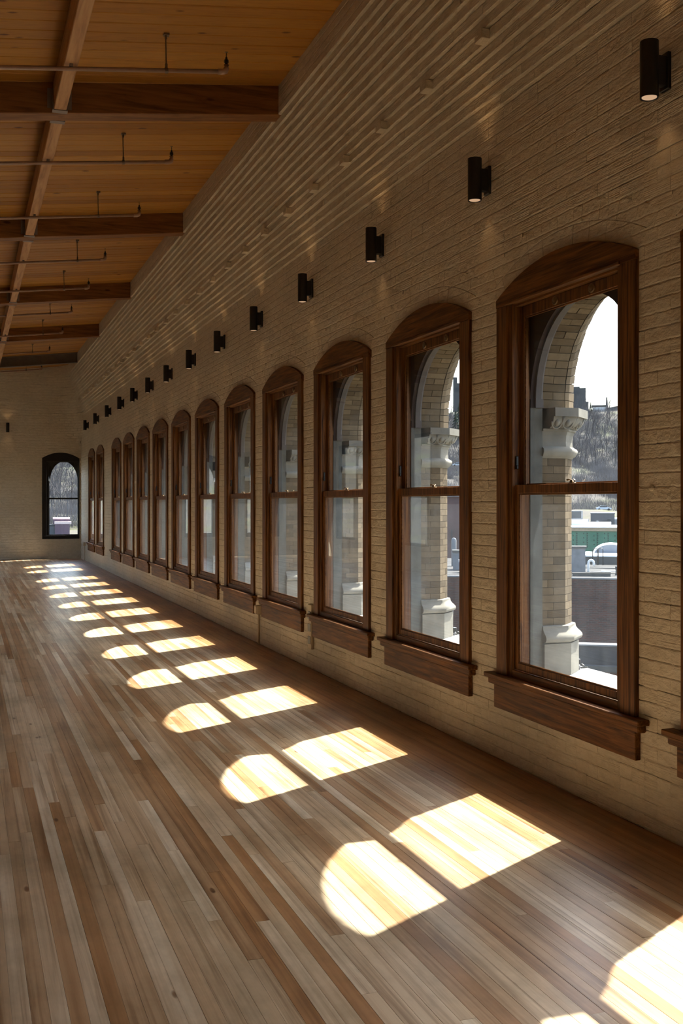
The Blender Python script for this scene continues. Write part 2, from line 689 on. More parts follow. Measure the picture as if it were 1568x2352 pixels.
# end wall, built along x
EWIN = [EC, EC - 2.92, EC - 4.8]  # all after the first are unseen, added to brighten the far end
edge = 0.2
for ec in EWIN:
    m.box(ec + EW - 0.03, edge, YE + 0.005, YE + 0.2, 0, ZT)
    for c, d in ((0, 0.6), (2.85, ZT)):
        m.box(ec - EW + 0.03, ec + EW - 0.03, YE + 0.005, YE + 0.2, c, d)
    edge = ec - EW + 0.03
m.box(XL, edge, YE + 0.005, YE + 0.2, 0, ZT)
wall_far = m.build('wall_far', 'brick', kind='structure', label='cream painted brick end wall holding one black arched window', category='wall')
m = MB()
ADDED_LWIN = [24.6, 27.2, 29.8]  # unseen windows added so more daylight reaches the end wall
wall_body(m, XL - 0.2, XL, Y0, YE + 0.2, ZT, ADDED_LWIN, 0.8, 0.55, 3.3)
wall_left = m.build('wall_left', 'brick', kind='structure', label='cream painted side wall opposite the windows', category='wall')
wall_back = one('box', XL - 0.2, 0.2, Y0 - 0.2, Y0, 0, ZT).build('wall_back', 'brick', kind='structure', label='cream painted wall behind the viewpoint', category='wall')


# ------------------------------------------------------------------ brick skin of the right wall, the rounded corner and the end wall
def corner_radius(z):
    t = min(1.0, max(0.0, (z - 3.05) / 1.1))
    return 0.05 + 0.8 * t * t * (3 - 2 * t)


def path_point(u, R):
    """u = distance along the skin from y=0 : returns (x, y, tangent, inward normal)"""
    u1 = YE - R
    if u <= u1:
        return 0.0, u, (0, 1), (-1, 0)
    a = (u - u1) / R
    if a < math.pi / 2:
        return -R + R * math.cos(a), u1 + R * math.sin(a), (-math.sin(a), math.cos(a)), (-math.cos(a), -math.sin(a))
    xx = -R - (u - u1 - R * math.pi / 2)
    return xx, YE, (-1, 0), (0, -1)


def u_of_end(xw, R):
    return YE - R + R * math.pi / 2 + (-R - xw)


ARC_R = (0.75 ** 2 + 0.165 ** 2) / (2 * 0.165)
ARC_CZ = 3.05 - ARC_R
RING = 0.23


def opening_half(dz_center, z, ring):
    """half width of the hole a window (with its arch ring) leaves at height z"""
    if z < 0.36:
        return 0
    if z < 2.86:
        return 0.70
    r = ARC_R + (RING if ring else 0) - 0.012
    h = r * r - (z - ARC_CZ) ** 2
    if h <= 0:
        return 0
    w = math.sqrt(h)
    lim = 0.72 + (max(0.0, z - 2.87) * 0.45 + 0.03 if ring else 0)
    return min(w, lim)


bricks = []     # (corners of the front face, normal, depth, tone)


def lay(u0, u1, z0, z1, R, proj, tone, wl=0, depth=0.06):
    uc = (u0 + u1) / 2
    x_, y_, t_, n_ = path_point(uc, R)
    kk = z0 * 31.0
    wob = lambda q: 0.0016 * math.sin(q * 5.3 + kk) + 0.0013 * math.sin(q * 13.7 + kk * 2.3) + 0.001 * math.sin(q * 29.0 + kk * 5.1)
    h = (u1 - u0) / 2
    if proj > 0:
        jz = (wob(u0) + wob(u1)) * 0.6
        tw = (wob(u1) - wob(u0)) * 0.6
        pj = proj + U(-0.001, 0.001)
    else:
        jz = wob(uc) + U(-0.0012, 0.0012)
        tw = U(-0.0008, 0.0008)
        pj = proj + rng.choice((0, 0, 0.0006, 0.0014)) + U(-0.0002, 0.0004)
    c = Vector((x_ + n_[0] * pj, y_ + n_[1] * pj, (z0 + z1) / 2 + jz))
    bricks.append((c, Vector((t_[0], t_[1], 0)), Vector((n_[0], n_[1], 0)), h, (z1 - z0) / 2, depth, tone, tw, wl))


BL = 0.2125
u_start = Y0 + 0.05
for k in range(NC + NSTEP + 5):
    z0, z1 = k * CO, (k + 1) * CO
    zm = (z0 + z1) / 2
    R = corner_radius(zm)
    proj = 0.0
    if k >= NC:
        proj = STEP * min(k - NC + 1, NSTEP)
    if z1 > ceil_z(-0.42) + 0.03:
        break
    uend = u_of_end(XL, R)
    header = (k % 6 == 3)
    bl = BL / 2 if header else BL
    if k >= NC:
        bl = BL
    off = (k % 2) * bl * 0.5 + (0.05 if header else 0)
    holes = []
    if proj == 0:
        for c in WIN:
            hw = opening_half(0, zm, True)
            if hw > 0:
                holes.append((c - hw, c + hw))
        if 0.6 < zm < 3.06:
            if zm < 2.88:
                hw = EW
            else:
                rr = (EW ** 2 + 0.17 ** 2) / (0.34)
                hh = rr * rr - (zm - (3.05 - rr)) ** 2
                hw = math.sqrt(max(0, hh))
            for ec in EWIN:
                uc = u_of_end(ec, R)
                holes.append((uc - hw - 0.004, uc + hw + 0.004))
    u = u_start - off
    while u < uend:
        a, b = (u + 0.0002, u + bl - 0.0002) if k >= NC else (u + 0.0002, u + bl - 0.0002)
        segs = [(a, b)]
        for h0, h1 in holes:
            ns = []
            for s0, s1 in segs:
                if s1 <= h0 or s0 >= h1:
                    ns.append((s0, s1))
                else:
                    if h0 - s0 > 0.025:
                        ns.append((s0, h0 - 0.002))
                    if s1 - h1 > 0.025:
                        ns.append((h1 + 0.002, s1))
            segs = ns
        comb = 1.0 if (zm > 2.95 or zm < 0.42) else 0.42
        for s0, s1 in segs:
            t = rng.random() * comb
            gap = 0.0004 if k >= NC else 0.0003
            lay(s0, s1, z0 + gap, z1 - gap, R, proj, t, depth=0.045 if proj == 0 else 0.16)
        u += bl


def brick_into(m, b):
    c, t, n, h, hz, dep, tone, tw, _ = b
    up = Vector((0, 0, 1))
    cb_ = dep > 0.1
    bu, bz = (0.0004, 0.001) if cb_ else (0.0003, 0.0008)
    vs_ = []
    bb = 0.0045 if cb_ else bz
    for d, f in ((-dep, 0), (-bb, 0), (0, 1)):
        for su, sz in ((-1, -1), (1, -1), (1, 1), (-1, 1)):
            vs_.append(c + t * (su * (h - bu * f)) + up * (sz * (hz - (bb if sz < 0 else bz) * f) + su * tw) + n * d)
    fs = []
    for j in (0, 1):
        for i in range(4):
            i2 = (i + 1) % 4
            fs.append((j * 4 + i2, j * 4 + i, (j + 1) * 4 + i, (j + 1) * 4 + i2))
    fs.append((11, 10, 9, 8))
    m.add(vs_, fs, tone)


def brick_area(b):
    c, t, n, h, hz = b[0], b[1], b[2], b[3], b[4]
    if c.y < 2.5:
        return 0
    up = Vector((0, 0, 1))
    return quad_area([c - t * h - up * hz, c + t * h - up * hz, c + t * h + up * hz, c - t * h + up * hz])


# arch rings over the windows: two rows of voussoirs
rings = []
for wi, cwin in enumerate(WIN):
    half = math.asin(0.76 / ARC_R)
    for ri, (ra, rb) in enumerate(((ARC_R + 0.004, ARC_R + 0.112), (ARC_R + 0.117, ARC_R + 0.226))):
        nn = 21
        for i in range(nn):
            a0 = math.pi / 2 - half * 1.08 + (2 * half * 1.08) * i / nn
            a1 = a0 + (2 * half * 1.08) / nn
            g = 0.0003 / ra
            rings.append((wi, ra, rb, a0 + g, a1 - g, cwin, U(-0.0015, 0.0008), rng.random() * 0.3))


def ring_into(m, r):
    wi, ra, rb, a0, a1, c, j, t = r
    m.wedge([(0.03, ra), (j + 0.0015, ra), (j, ra + 0.002), (j, rb - 0.002), (j + 0.0015, rb), (0.03, rb)], c, ARC_CZ, a0, a1, 1.0, t)


allp = [('b', b) for b in bricks] + [('r', r) for r in rings]


def any_area(p):
    if p[0] == 'b':
        return brick_area(p[1])
    wi, ra, rb, a0, a1, c, j, t = p[1]
    if c < 2.5:
        return 0
    return quad_area([(0, c + r * math.cos(a), ARC_CZ + r * math.sin(a)) for r, a in ((ra, a0), (rb, a0), (rb, a1), (ra, a1))])


top_p, rest_p = split_pieces(allp, any_area)
for k_, p in top_p:
    m = MB()
    (brick_into if k_ == 'b' else ring_into)(m, p)
    m.build('brick' if k_ == 'b' else 'arch_brick', 'brick', wall_right)
m1, m2 = MB(), MB()
for k_, p in rest_p:
    if k_ == 'r':
        ring_into(m1, p)
    else:
        brick_into(m2 if (p[0].y > YE - 1.2 and abs(p[2].y) > 0.5) else m1, p)
m1.build('bricks_beyond', 'brick', wall_right, kind='stuff')
m2.build('bricks_beyond', 'brick', wall_far, kind='stuff')

# header bricks that stand out of the sixth corbel course
zd = ZC + 5 * CO
y = 6.05 - 0.857 * 2
dent = []
while y < YE - 0.9:
    dent.append(y)
    y += 0.857
for y in dent:
    p0 = STEP * 6
    one('box', -p0 - 0.055, -p0 + 0.06, y - 0.052, y + 0.052, zd + 0.002, zd + CO - 0.004, 0.3, 0.004).build('header_brick', 'brick', wall_right)
for xx in (-0.75, -1.12, -1.55, -2.05, -2.6):
    one('box', xx - 0.052, xx + 0.052, YE - STEP * 6 - 0.05, YE - STEP * 6 + 0.06, zd + 0.002, zd + CO - 0.004, 0.3, 0.004).build('header_brick', 'brick', wall_far)
one('ball', (-0.004, 4.545, 1.69), 0.014, 0.022, 0.017).build('painted_over_anchor', 'brick', wall_right, smooth=True)

# ------------------------------------------------------------------ ceiling
m = MB()
m.add([(XL - 0.2, Y0 - 0.2, ceil_z(XL - 0.2) + 0.03), (0.2, Y0 - 0.2, ceil_z(0.2) + 0.03), (0.2, YE + 0.2, ceil_z(0.2) + 0.03), (XL - 0.2, YE + 0.2, ceil_z(XL - 0.2) + 0.03),
       (XL - 0.2, Y0 - 0.2, 5.8), (0.2, Y0 - 0.2, 5.8), (0.2, YE + 0.2, 5.8), (XL - 0.2, YE + 0.2, 5.8)],
      [(0, 1, 2, 3), (7, 6, 5, 4), (0, 4, 5, 1), (1, 5, 6, 2), (2, 6, 7, 3), (3, 7, 4, 0)])
ceiling = m.build('ceiling', 'ext_wood', kind='structure', label='sloping ceiling of knotty orange pine boards', category='ceiling')
cps = []
y = Y0
while y < YE:
    xb = -0.36 + U(-0.012, 0.004)
    while xb > XL:
        xa = max(XL, xb - rng.choice((3.0, 3.7, 4.9)))
        cps.append((xa, xb, y, min(y + 0.18, YE), rng.random()))
        xb = xa
    y += 0.18


def cp_into(m, b):
    xa, xb, ya, yb, t = b
    dz = U(-0.0015, 0.0015)
    xa += 0.001; xb -= 0.001; ya += 0.0042; yb -= 0.0042
    za, zb = ceil_z(xa) + dz, ceil_z(xb) + dz
    bv = 0.006
    vs_ = [(xa, ya, za + 0.04), (xb, ya, zb + 0.04), (xb, yb, zb + 0.04), (xa, yb, za + 0.04),
           (xa, ya, za + bv), (xb, ya, zb + bv), (xb, yb, zb + bv), (xa, yb, za + bv),
           (xa, ya + bv, za), (xb, ya + bv, zb), (xb, yb - bv, zb), (xa, yb - bv, za)]
    fs = []
    for j in (0, 1):
        for i in range(4):
            i2 = (i + 1) % 4
            fs.append((j * 4 + i2, j * 4 + i, (j + 1) * 4 + i, (j + 1) * 4 + i2))
    fs.append((11, 10, 9, 8))
    m.add(vs_, fs, t)


def cp_area(b):
    return 0 if b[2] < 5 else quad_area([(b[0], b[2], ceil_z(b[0])), (b[1], b[2], ceil_z(b[1])), (b[1], b[3], ceil_z(b[1])), (b[0], b[3], ceil_z(b[0]))])


near_c, far_c = split_pieces(cps, cp_area)
for b in near_c:
    m = MB()
    cp_into(m, b)
    m.build('ceiling_board', 'ceiling', ceiling)
m = MB()
for b in far_c:
    cp_into(m, b)
m.build('ceiling_boards_beyond', 'ceiling', ceiling, kind='stuff')

# timber beams across the hall
BEAMS = [(5.0, ''), (9.77, 'nearest'), (14.46, 'second'), (19.34, 'third'), (24.06, 'fourth')]
BD = 0.27


def slope_box(m, xa, xb, ya, yb, top, bot, bev=0.006):
    vs_ = []
    for x_ in (xa, xb):
        for yy, zz in ((ya, bot + bev), (ya + bev, bot), (yb - bev, bot), (yb, bot + bev), (yb, top), (ya, top)):
            vs_.append((x_, yy, ceil_z(x_) + zz))
    fs = [(5, 4, 3, 2, 1, 0), (6, 7, 8, 9, 10, 11)]
    for i in range(6):
        i2 = (i + 1) % 6
        fs.append((i, i2, 6 + i2, 6 + i))
    m.add(vs_, fs)


labels = {'': 'dark timber beam overhead above the viewpoint', 'nearest': 'dark timber ceiling beam nearest the camera, crossing behind the first pipe',
          'second': 'dark timber ceiling beam, second from the camera', 'third': 'dark timber ceiling beam, third from the camera',
          'fourth': 'dark timber ceiling beam, fourth and farthest of the wooden ones'}
for y, nm in BEAMS:
    m = MB()
    slope_box(m, XL, -0.36, y, y + 0.2, 0.0, -BD)
    m.build('ceiling_beam', 'beam', label=labels[nm], category='beam', group='timber beams under the pine ceiling')
# steel beam close to the end wall
m = MB()
ys = 28.8
slope_box(m, XL, -0.36, ys - 0.02, ys + 0.14, -0.245, -0.265, 0.002)
slope_box(m, XL, -0.36, ys + 0.05, ys + 0.066, -0.02, -0.25, 0.002)
slope_box(m, XL, -0.36, ys - 0.02, ys + 0.14, -0.0, -0.02, 0.002)
m.build('steel_beam', 'steel', label='grey steel beam just before the end wall', category='beam')

# purlin pieces between the beams, each hung in steel stirrups
spans = [(5.2, 9.77), (9.97, 14.46), (14.66, 19.34), (19.54, 24.06), (24.26, 28.78)]
pl = ['near the camera, in front of the nearest beam', 'between the nearest and second beams', 'between the second and third beams', 'between the third and fourth beams', 'between the fourth beam and the steel beam']
PX0, PX1 = -2.458, -2.352
for (ya, yb), tx in zip(spans, pl):
    e = empty('purlin', (0, 0, 0), label='brown timber purlin ' + tx, category='purlin', group='purlins running along the hall')
    zb = ceil_z(-2.405) - 0.262
    one('box', PX0, PX1, ya + 0.004, yb - 0.004, zb, ceil_z(PX0), 0.5, 0.006).build('timber', 'purlin', e)
    for ye, sgn in ((ya, 1), (yb, -1)):
        m = MB()
        y1, y2 = sorted((ye, ye + sgn * 0.075))
        m.box(PX0 - 0.012, PX1 + 0.012, y1, y2, zb - 0.008, zb - 0.001)
        for xs in (PX0 - 0.010, PX1 + 0.003):
            yA = ye
            yB = ye + sgn * 0.09
            m.prism([(yA, zb - 0.006), (yB, zb - 0.006), (yB, zb + 0.05), (ye + sgn * 0.05, zb + 0.19), (yA, zb + 0.19)], xs, xs + 0.007)
        for x1, x2 in ((PX0 - 0.05, PX0), (PX1, PX1 + 0.05)):
            y1, y2 = sorted((ye, ye + sgn * 0.005))
            m.box(x1, x2, y1, y2, zb + 0.03, zb + 0.2)
        m.build('joist_hanger', 'hanger', e)

# sprinkler pipes
PIPES = [8.67, 11.15, 13.34, 15.90, 18.09, 21.08, 23.07, 26.67, 29.52]
orda = ['nearest', 'second', 'third', 'fourth', 'fifth', 'sixth', 'seventh', 'eighth', 'ninth']
for i, y in enumerate(PIPES):
    e = empty('sprinkler_pipe', (0, 0, 0), label='thin ceiling sprinkler pipe with upright head, %s from the camera' % orda[i], category='pipe', group='sprinkler branch pipes')
    xe = -1.19 if i < 3 else -1.29
    dz = -0.295
    if i in (5, 7):
        dz = -0.20
    r = 0.017
    P = lambda xx, k=0.0: (xx, y, ceil_z(xx) + dz + k)
    one('tube', [(XL + 0.05, y, ceil_z(XL + 0.05) + dz), P(xe)], r, 10).build('pipe', 'pipe', e, smooth=True)
    m = MB()
    m.tube([P(xe - 0.055), P(xe - 0.012), P(xe + 0.008, 0.006), P(xe + 0.014, 0.03), P(xe + 0.014, 0.055)], [0.023, 0.023, 0.024, 0.023, 0.023], 10)
    m.build('elbow', 'pipe', e, smooth=True)
    hd = empty('sprinkler_head', (0, 0, 0), parent=e)
    bx, by, bz = P(xe + 0.014, 0.05)
    m = MB()
    m.lathe((bx, by, bz), [(0.011, 0), (0.012, 0.02), (0.019, 0.022), (0.019, 0.045), (0.011, 0.05), (0.008, 0.07)], 8)
    m.build('nipple', 'black', hd)
    m = MB()
    for sg in (-1, 1):
        m.tube([(bx, by + sg * 0.004, bz + 0.068), (bx, by + sg * 0.013, bz + 0.085), (bx, by + sg * 0.003, bz + 0.105)], 0.003, 5)
    m.lathe((bx, by, bz + 0.103), [(0.004, 0), (0.014, 0.004), (0.014, 0.006), (0.003, 0.008)], 10)
    m.build('deflector', 'brass', hd)
    xr = -1.665
    zr = ceil_z(xr)
    one('tube', [(xr, y, zr + dz + 0.02), (xr - 0.006, y, zr)], 0.0055, 6).build('hanger_rod', 'rod', e)
    m = MB()
    m.box(xr - 0.022, xr + 0.022, y - 0.022, y + 0.022, zr - 0.016, zr + 0.0)
    m.tube([(xr - 0.004, y, zr - 0.045), (xr - 0.004, y, zr - 0.01)], 0.010, 6)
    m.build('ceiling_flange', 'rod', e)
    m = MB()
    m.tube([(xr - 0.012, y, zr + dz - 0.001), (xr + 0.012, y, zr + dz + 0.002)], 0.0225, 10)
    m.box(xr - 0.009, xr + 0.009, y - 0.008, y + 0.008, zr + dz + 0.015, zr + dz + 0.055)
    m.build('clamp', 'rod', e)
    m = MB()
    xs = -2.405
    m.box(xs - 0.013, xs + 0.013, y - 0.024, y + 0.024, ceil_z(xs) + dz + 0.012, ceil_z(xs) - 0.258)
    m.build('purlin_strap', 'hanger', e)


# ------------------------------------------------------------------ windows of the long wall (local frame: x outwards, y along the wall)
def arc_head(m, hw, zb, rise_top, spring, x0, x1, n=24):
    R = (hw ** 2 + (rise_top - spring) ** 2) / (2 * (rise_top - spring))
    cz = rise_top - R
    h = math.asin(hw / R)
    poly = [(-hw, zb), (hw, zb)]
    for i in range(n + 1):
        a = h - 2 * h * i / n
        poly.append((R * math.sin(a), cz + R * math.cos(a)))
    m.prism(poly, x0, x1)


STILT = 1.0
AR = 0.58          # outer arch radius
ZS = 2.205         # top of the capital
ZA = 2.26          # centre of the outer arch


def make_window(name):
    w = empty(name, (0, 0, 0), kind='structure')
    for sg in (-1, 1):
        a, b = sorted((sg * 0.615, sg * 0.75))
        one('box', -0.024, 0.02, a, b, 0.546, 2.838, 0.5, 0.003).build('side_casing', 'wood_v', w)
        a, b = sorted((sg * 0.57, sg * 0.614))
        one('box', -0.008, 0.012, a, b, 0.546, 2.838, 0.5, 0.003).build('stop', 'wood_v', w)
        a, b = sorted((sg * 0.574, sg * 0.66))
        m = MB()
        m.box(0.012, 0.115, a, b, 0.50, 2.87)
        a, b = sorted((sg * 0.566, sg * 0.58))
        m.box(0.046, 0.052, a, b, 0.55, 2.838)
        m.build('jamb', 'wood_v', w)
    m = MB()
    arc_head(m, 0.75, 2.838, 3.05, 2.886, -0.026, 0.014)
    m.build('arched_head_board', 'wood_h', w)
    one('box', -0.034, -0.024, -0.62, 0.62, 2.836, 2.852, 0.5, 0.002).build('head_bead', 'wood_h', w)
    one('box', 0.012, 0.115, -0.64, 0.64, 2.826, 2.872, 0.5).build('head_jamb', 'wood_h', w)
    one('box', -0.008, 0.012, -0.569, 0.569, 0.546, 0.592, 0.5, 0.003).build('bottom_stop', 'wood_h', w)
    one('box', -0.068, 0.03, -0.84, 0.84, 0.518, 0.546, 0.5, 0.004).build('stool', 'wood_h', w)
    m = MB()
    m.box(-0.05, 0.0, -0.815, 0.815, 0.478, 0.518, 0.5, 0.006)
    m.build('stool_moulding', 'wood_h', w)
    one('box', -0.033, 0.0, -0.765, 0.765, 0.332, 0.479, 0.5, 0.003).build('apron', 'wood_h', w)

    def sash(nm, x0, x1, z0, z1, br, tr, gm):
        m = MB()
        for sg in (-1, 1):
            a, b = sorted((sg * 0.534, sg * 0.573))
            m.box(x0, x1, a, b, z0, z1, 0.5, 0.003)
        m.box(x0, x1, -0.535, 0.535, z0, z0 + br, 0.5, 0.003)
        m.box(x0, x1, -0.535, 0.535, z1 - tr, z1, 0.5, 0.003)
        o = m.build(nm, 'wood_v', w)
        xm = (x0 + x1) / 2
        one('box', xm - 0.002, xm + 0.002, -0.536, 0.536, z0 + br - 0.004, z1 - tr + 0.004).build('pane', gm, o)
        m = MB()
        for sg in (-1, 1):
            a, b = sorted((sg * 0.526, sg * 0.535))
            m.box(x0 + 0.008, xm - 0.003, a, b, z0 + br, z1 - tr, 0.5, 0.004)
        m.box(x0 + 0.008, xm - 0.003, -0.52, 0.52, z0 + br - 0.002, z0 + br + 0.010, 0.5, 0.004)
        m.box(x0 + 0.008, xm - 0.003, -0.52, 0.52, z1 - tr - 0.010, z1 - tr + 0.002, 0.5, 0.004)
        m.build('glazing_bead', 'wood_h', o)
        return o

    lo = sash('lower_sash', 0.012, 0.046, 0.592, 1.727, 0.045, 0.052, 'dusty')
    up = sash('upper_sash', 0.053, 0.087, 1.677, 2.826, 0.048, 0.068, 'glass')
    m = MB()
    m.box(0.018, 0.042, -0.09, -0.035, 1.727, 1.732, 0.5, 0.002)
    m.lathe((0.03, -0.062, 1.731), [(0.012, 0), (0.013, 0.006), (0.010, 0.010), (0.006, 0.016)], 10)
    m.tube([(0.03, -0.062, 1.744), (0.024, -0.046, 1.749), (0.017, -0.032, 1.747)], [0.004, 0.004, 0.006], 6)
    m.tube([(0.034, -0.082, 1.731), (0.034, -0.086, 1.744), (0.034, -0.076, 1.749)], 0.004, 6)
    m.build('sash_lock', 'brass', lo)
    for yy in (-0.235, 0.155):
        m = MB()
        prof = [(0.031, 0.0), (0.031, 0.006), (0.024, 0.009), (0.02, 0.006), (0.012, 0.012)]
        n = 16
        vs_, fs = [], []
        for r, d in prof:
            for k in range(n):
                t = 2 * math.pi * k / n
                vs_.append((0.053 - d, yy + r * math.cos(t), 2.792 + r * 0.8 * math.sin(t)))
        for j in range(len(prof) - 1):
            for k in range(n):
                fs.append((j * n + k, j * n + (k + 1) % n, (j + 1) * n + (k + 1) % n, (j + 1) * n + k))
        fs.append(tuple((len(prof) - 1) * n + k for k in range(n)))
        m.add(vs_, fs)
        m.build('finger_pull', 'brass', up, smooth=True)
    m = MB()
    m.box(0.016, 0.034, 0.562, 0.575, 1.825, 1.905, 0.5, 0.003)
    m.box(0.012, 0.026, 0.548, 0.566, 1.825, 1.848, 0.5, 0.003)
    m.build('vent_latch', 'black', w)
    # outer woodwork
    m = MB()
    m.arch_panel(-0.66, 0.66, ZA, 2.9, 0, 0.566, 0.118, 0.145, STILT)
    m.box(0.118, 0.145, -0.66, -0.566, ZS, ZA)
    m.box(0.118, 0.145, 0.566, 0.66, ZS, ZA)
    m.build('spandrel_panel', 'ext_wood', w)
    m = MB()
    n = 26
    for i in range(n):
        m.wedge([(0.146, 0.55), (0.185, 0.55), (0.199, 0.562), (0.199, 0.579), (0.146, 0.579)], 0, ZA, math.pi * i / n, math.pi * (i + 1) / n, STILT)
    for sg in (-1, 1):
        a, b = sorted((sg * 0.55, sg * 0.579))
        m.box(0.146, 0.199, a, b, ZS, ZA)
    m.build('arched_trim', 'ext_trim', w, smooth=False)
    m = MB()
    for sg in (-1, 1):
        a, b = sorted((sg * 0.565, sg * 0.70))
        m.box(0.116, 0.2, a, b, 0.50, ZS)
    m.build('cement_jamb', 'stucco', w)
    return w


ordn = ['first', 'second', 'third', 'fourth', 'fifth', 'sixth', 'seventh', 'eighth', 'ninth', 'tenth', 'eleventh', 'twelfth', 'thirteenth', 'fourteenth', 'fifteenth']
wproto = make_window('window_1')
seen = 0
for i, c in enumerate(WIN):
    if i == 0:
        w = wproto
    else:
        w = copy_tree(wproto)
    w.location = (0, c, 0)
    w['category'] = 'window'
    w['group'] = 'brown framed sash windows along the brick wall'
    w.name = 'window_%d' % (i + 1)
    if i < FIRST:
        w['label'] = 'arched brown sash window behind the camera, %s of three' % ordn[i]
    elif i == FIRST:
        w['label'] = 'brown window casing cut off at the right edge of the photo'
    else:
        w['label'] = 'tall brown arched sash window, %s whole one along the wall from the camera' % ordn[i - FIRST - 1]

# black window of the end wall
we = empty('window_%d' % (len(WIN) + 1), (EC, YE, 0), math.pi / 2, kind='structure', label='black arched sash window in the far end wall', category='window')
hw = EW
m = MB()
m.box(-0.012, 0.10, 0.40, hw, 0.575, 2.90, 0.5, 0.003)
m.box(-0.012, 0.10, -hw, -0.49, 0.575, 2.90, 0.5, 0.003)
m.box(-0.02, 0.10, -hw, hw, 0.575, 0.665, 0.5, 0.004)
m.build('frame', 'black_wood', we)
m = MB()
arc_head(m, hw, 2.80, 3.05, 2.885, -0.014, 0.10)
m.build('arched_head', 'black_wood', we)
for nm, x0, z0, z1 in (('lower_sash', 0.04, 0.655, 1.757), ('upper_sash', 0.07, 1.71, 2.82)):
    m = MB()
    m.box(x0, x0 + 0.03, 0.335, 0.41, z0, z1, 0.5, 0.002)
    m.box(x0, x0 + 0.03, -0.50, -0.475, z0, z1, 0.5, 0.002)
    m.box(x0, x0 + 0.03, -0.48, 0.34, z0, z0 + 0.045, 0.5, 0.002)
    m.box(x0, x0 + 0.03, -0.48, 0.34, z1 - 0.045, z1, 0.5, 0.002)
    o = m.build(nm, 'black_wood', we)
    one('box', x0 + 0.013, x0 + 0.017, -0.48, 0.34, z0 + 0.04, z1 - 0.04).build('pane', 'glass', o)
m = MB()
m.arch_panel(-hw, hw, 2.24, 2.95, -0.095, 0.385, 0.103, 0.125, 1.44)
m.box(0.103, 0.125, -hw, -0.48, 0.55, 2.24)
m.box(0.103, 0.125, 0.31, hw, 0.55, 2.24)
m.build('arched_spandrel', 'black_wood', we)
for i, c in enumerate(ADDED_LWIN):
    w = empty('window_%d' % (len(WIN) + 10 + i), (XL, c, 0), kind='structure', label='unseen plain window added in the opposite wall to light the far end, %s from the camera' % ordn[i], category='window')
    m = MB()
    for a, b, z0, z1 in ((-0.8, -0.73, 0.55, 3.3), (0.73, 0.8, 0.55, 3.3), (-0.73, 0.73, 0.55, 0.62), (-0.73, 0.73, 3.23, 3.3), (-0.73, 0.73, 1.74, 1.80)):
        m.box(-0.15, 0.02, a, b, z0, z1)
    m.build('frame', 'black_wood', w)
    one('box', -0.08, -0.076, -0.73, 0.73, 0.62, 3.23).build('pane', 'glass', w)
for k, ec in enumerate(EWIN[1:]):
    w = copy_tree(we)
    w.name = 'window_%d' % (len(WIN) + 2 + k)
    w.location = (ec, YE, 0)
    w['label'] = 'unseen black arched sash window added to brighten the end wall, %s beyond the frame' % ordn[k]

# ------------------------------------------------------------------ outer piers and arches
PXC = 0.37        # where the chamfer starts
CH = 0.116


def buff_block(m, c, ax, ay, az, hx, hy, hz):
    m.obox(c, ax, ay, az, hx, hy, hz, rng.random())


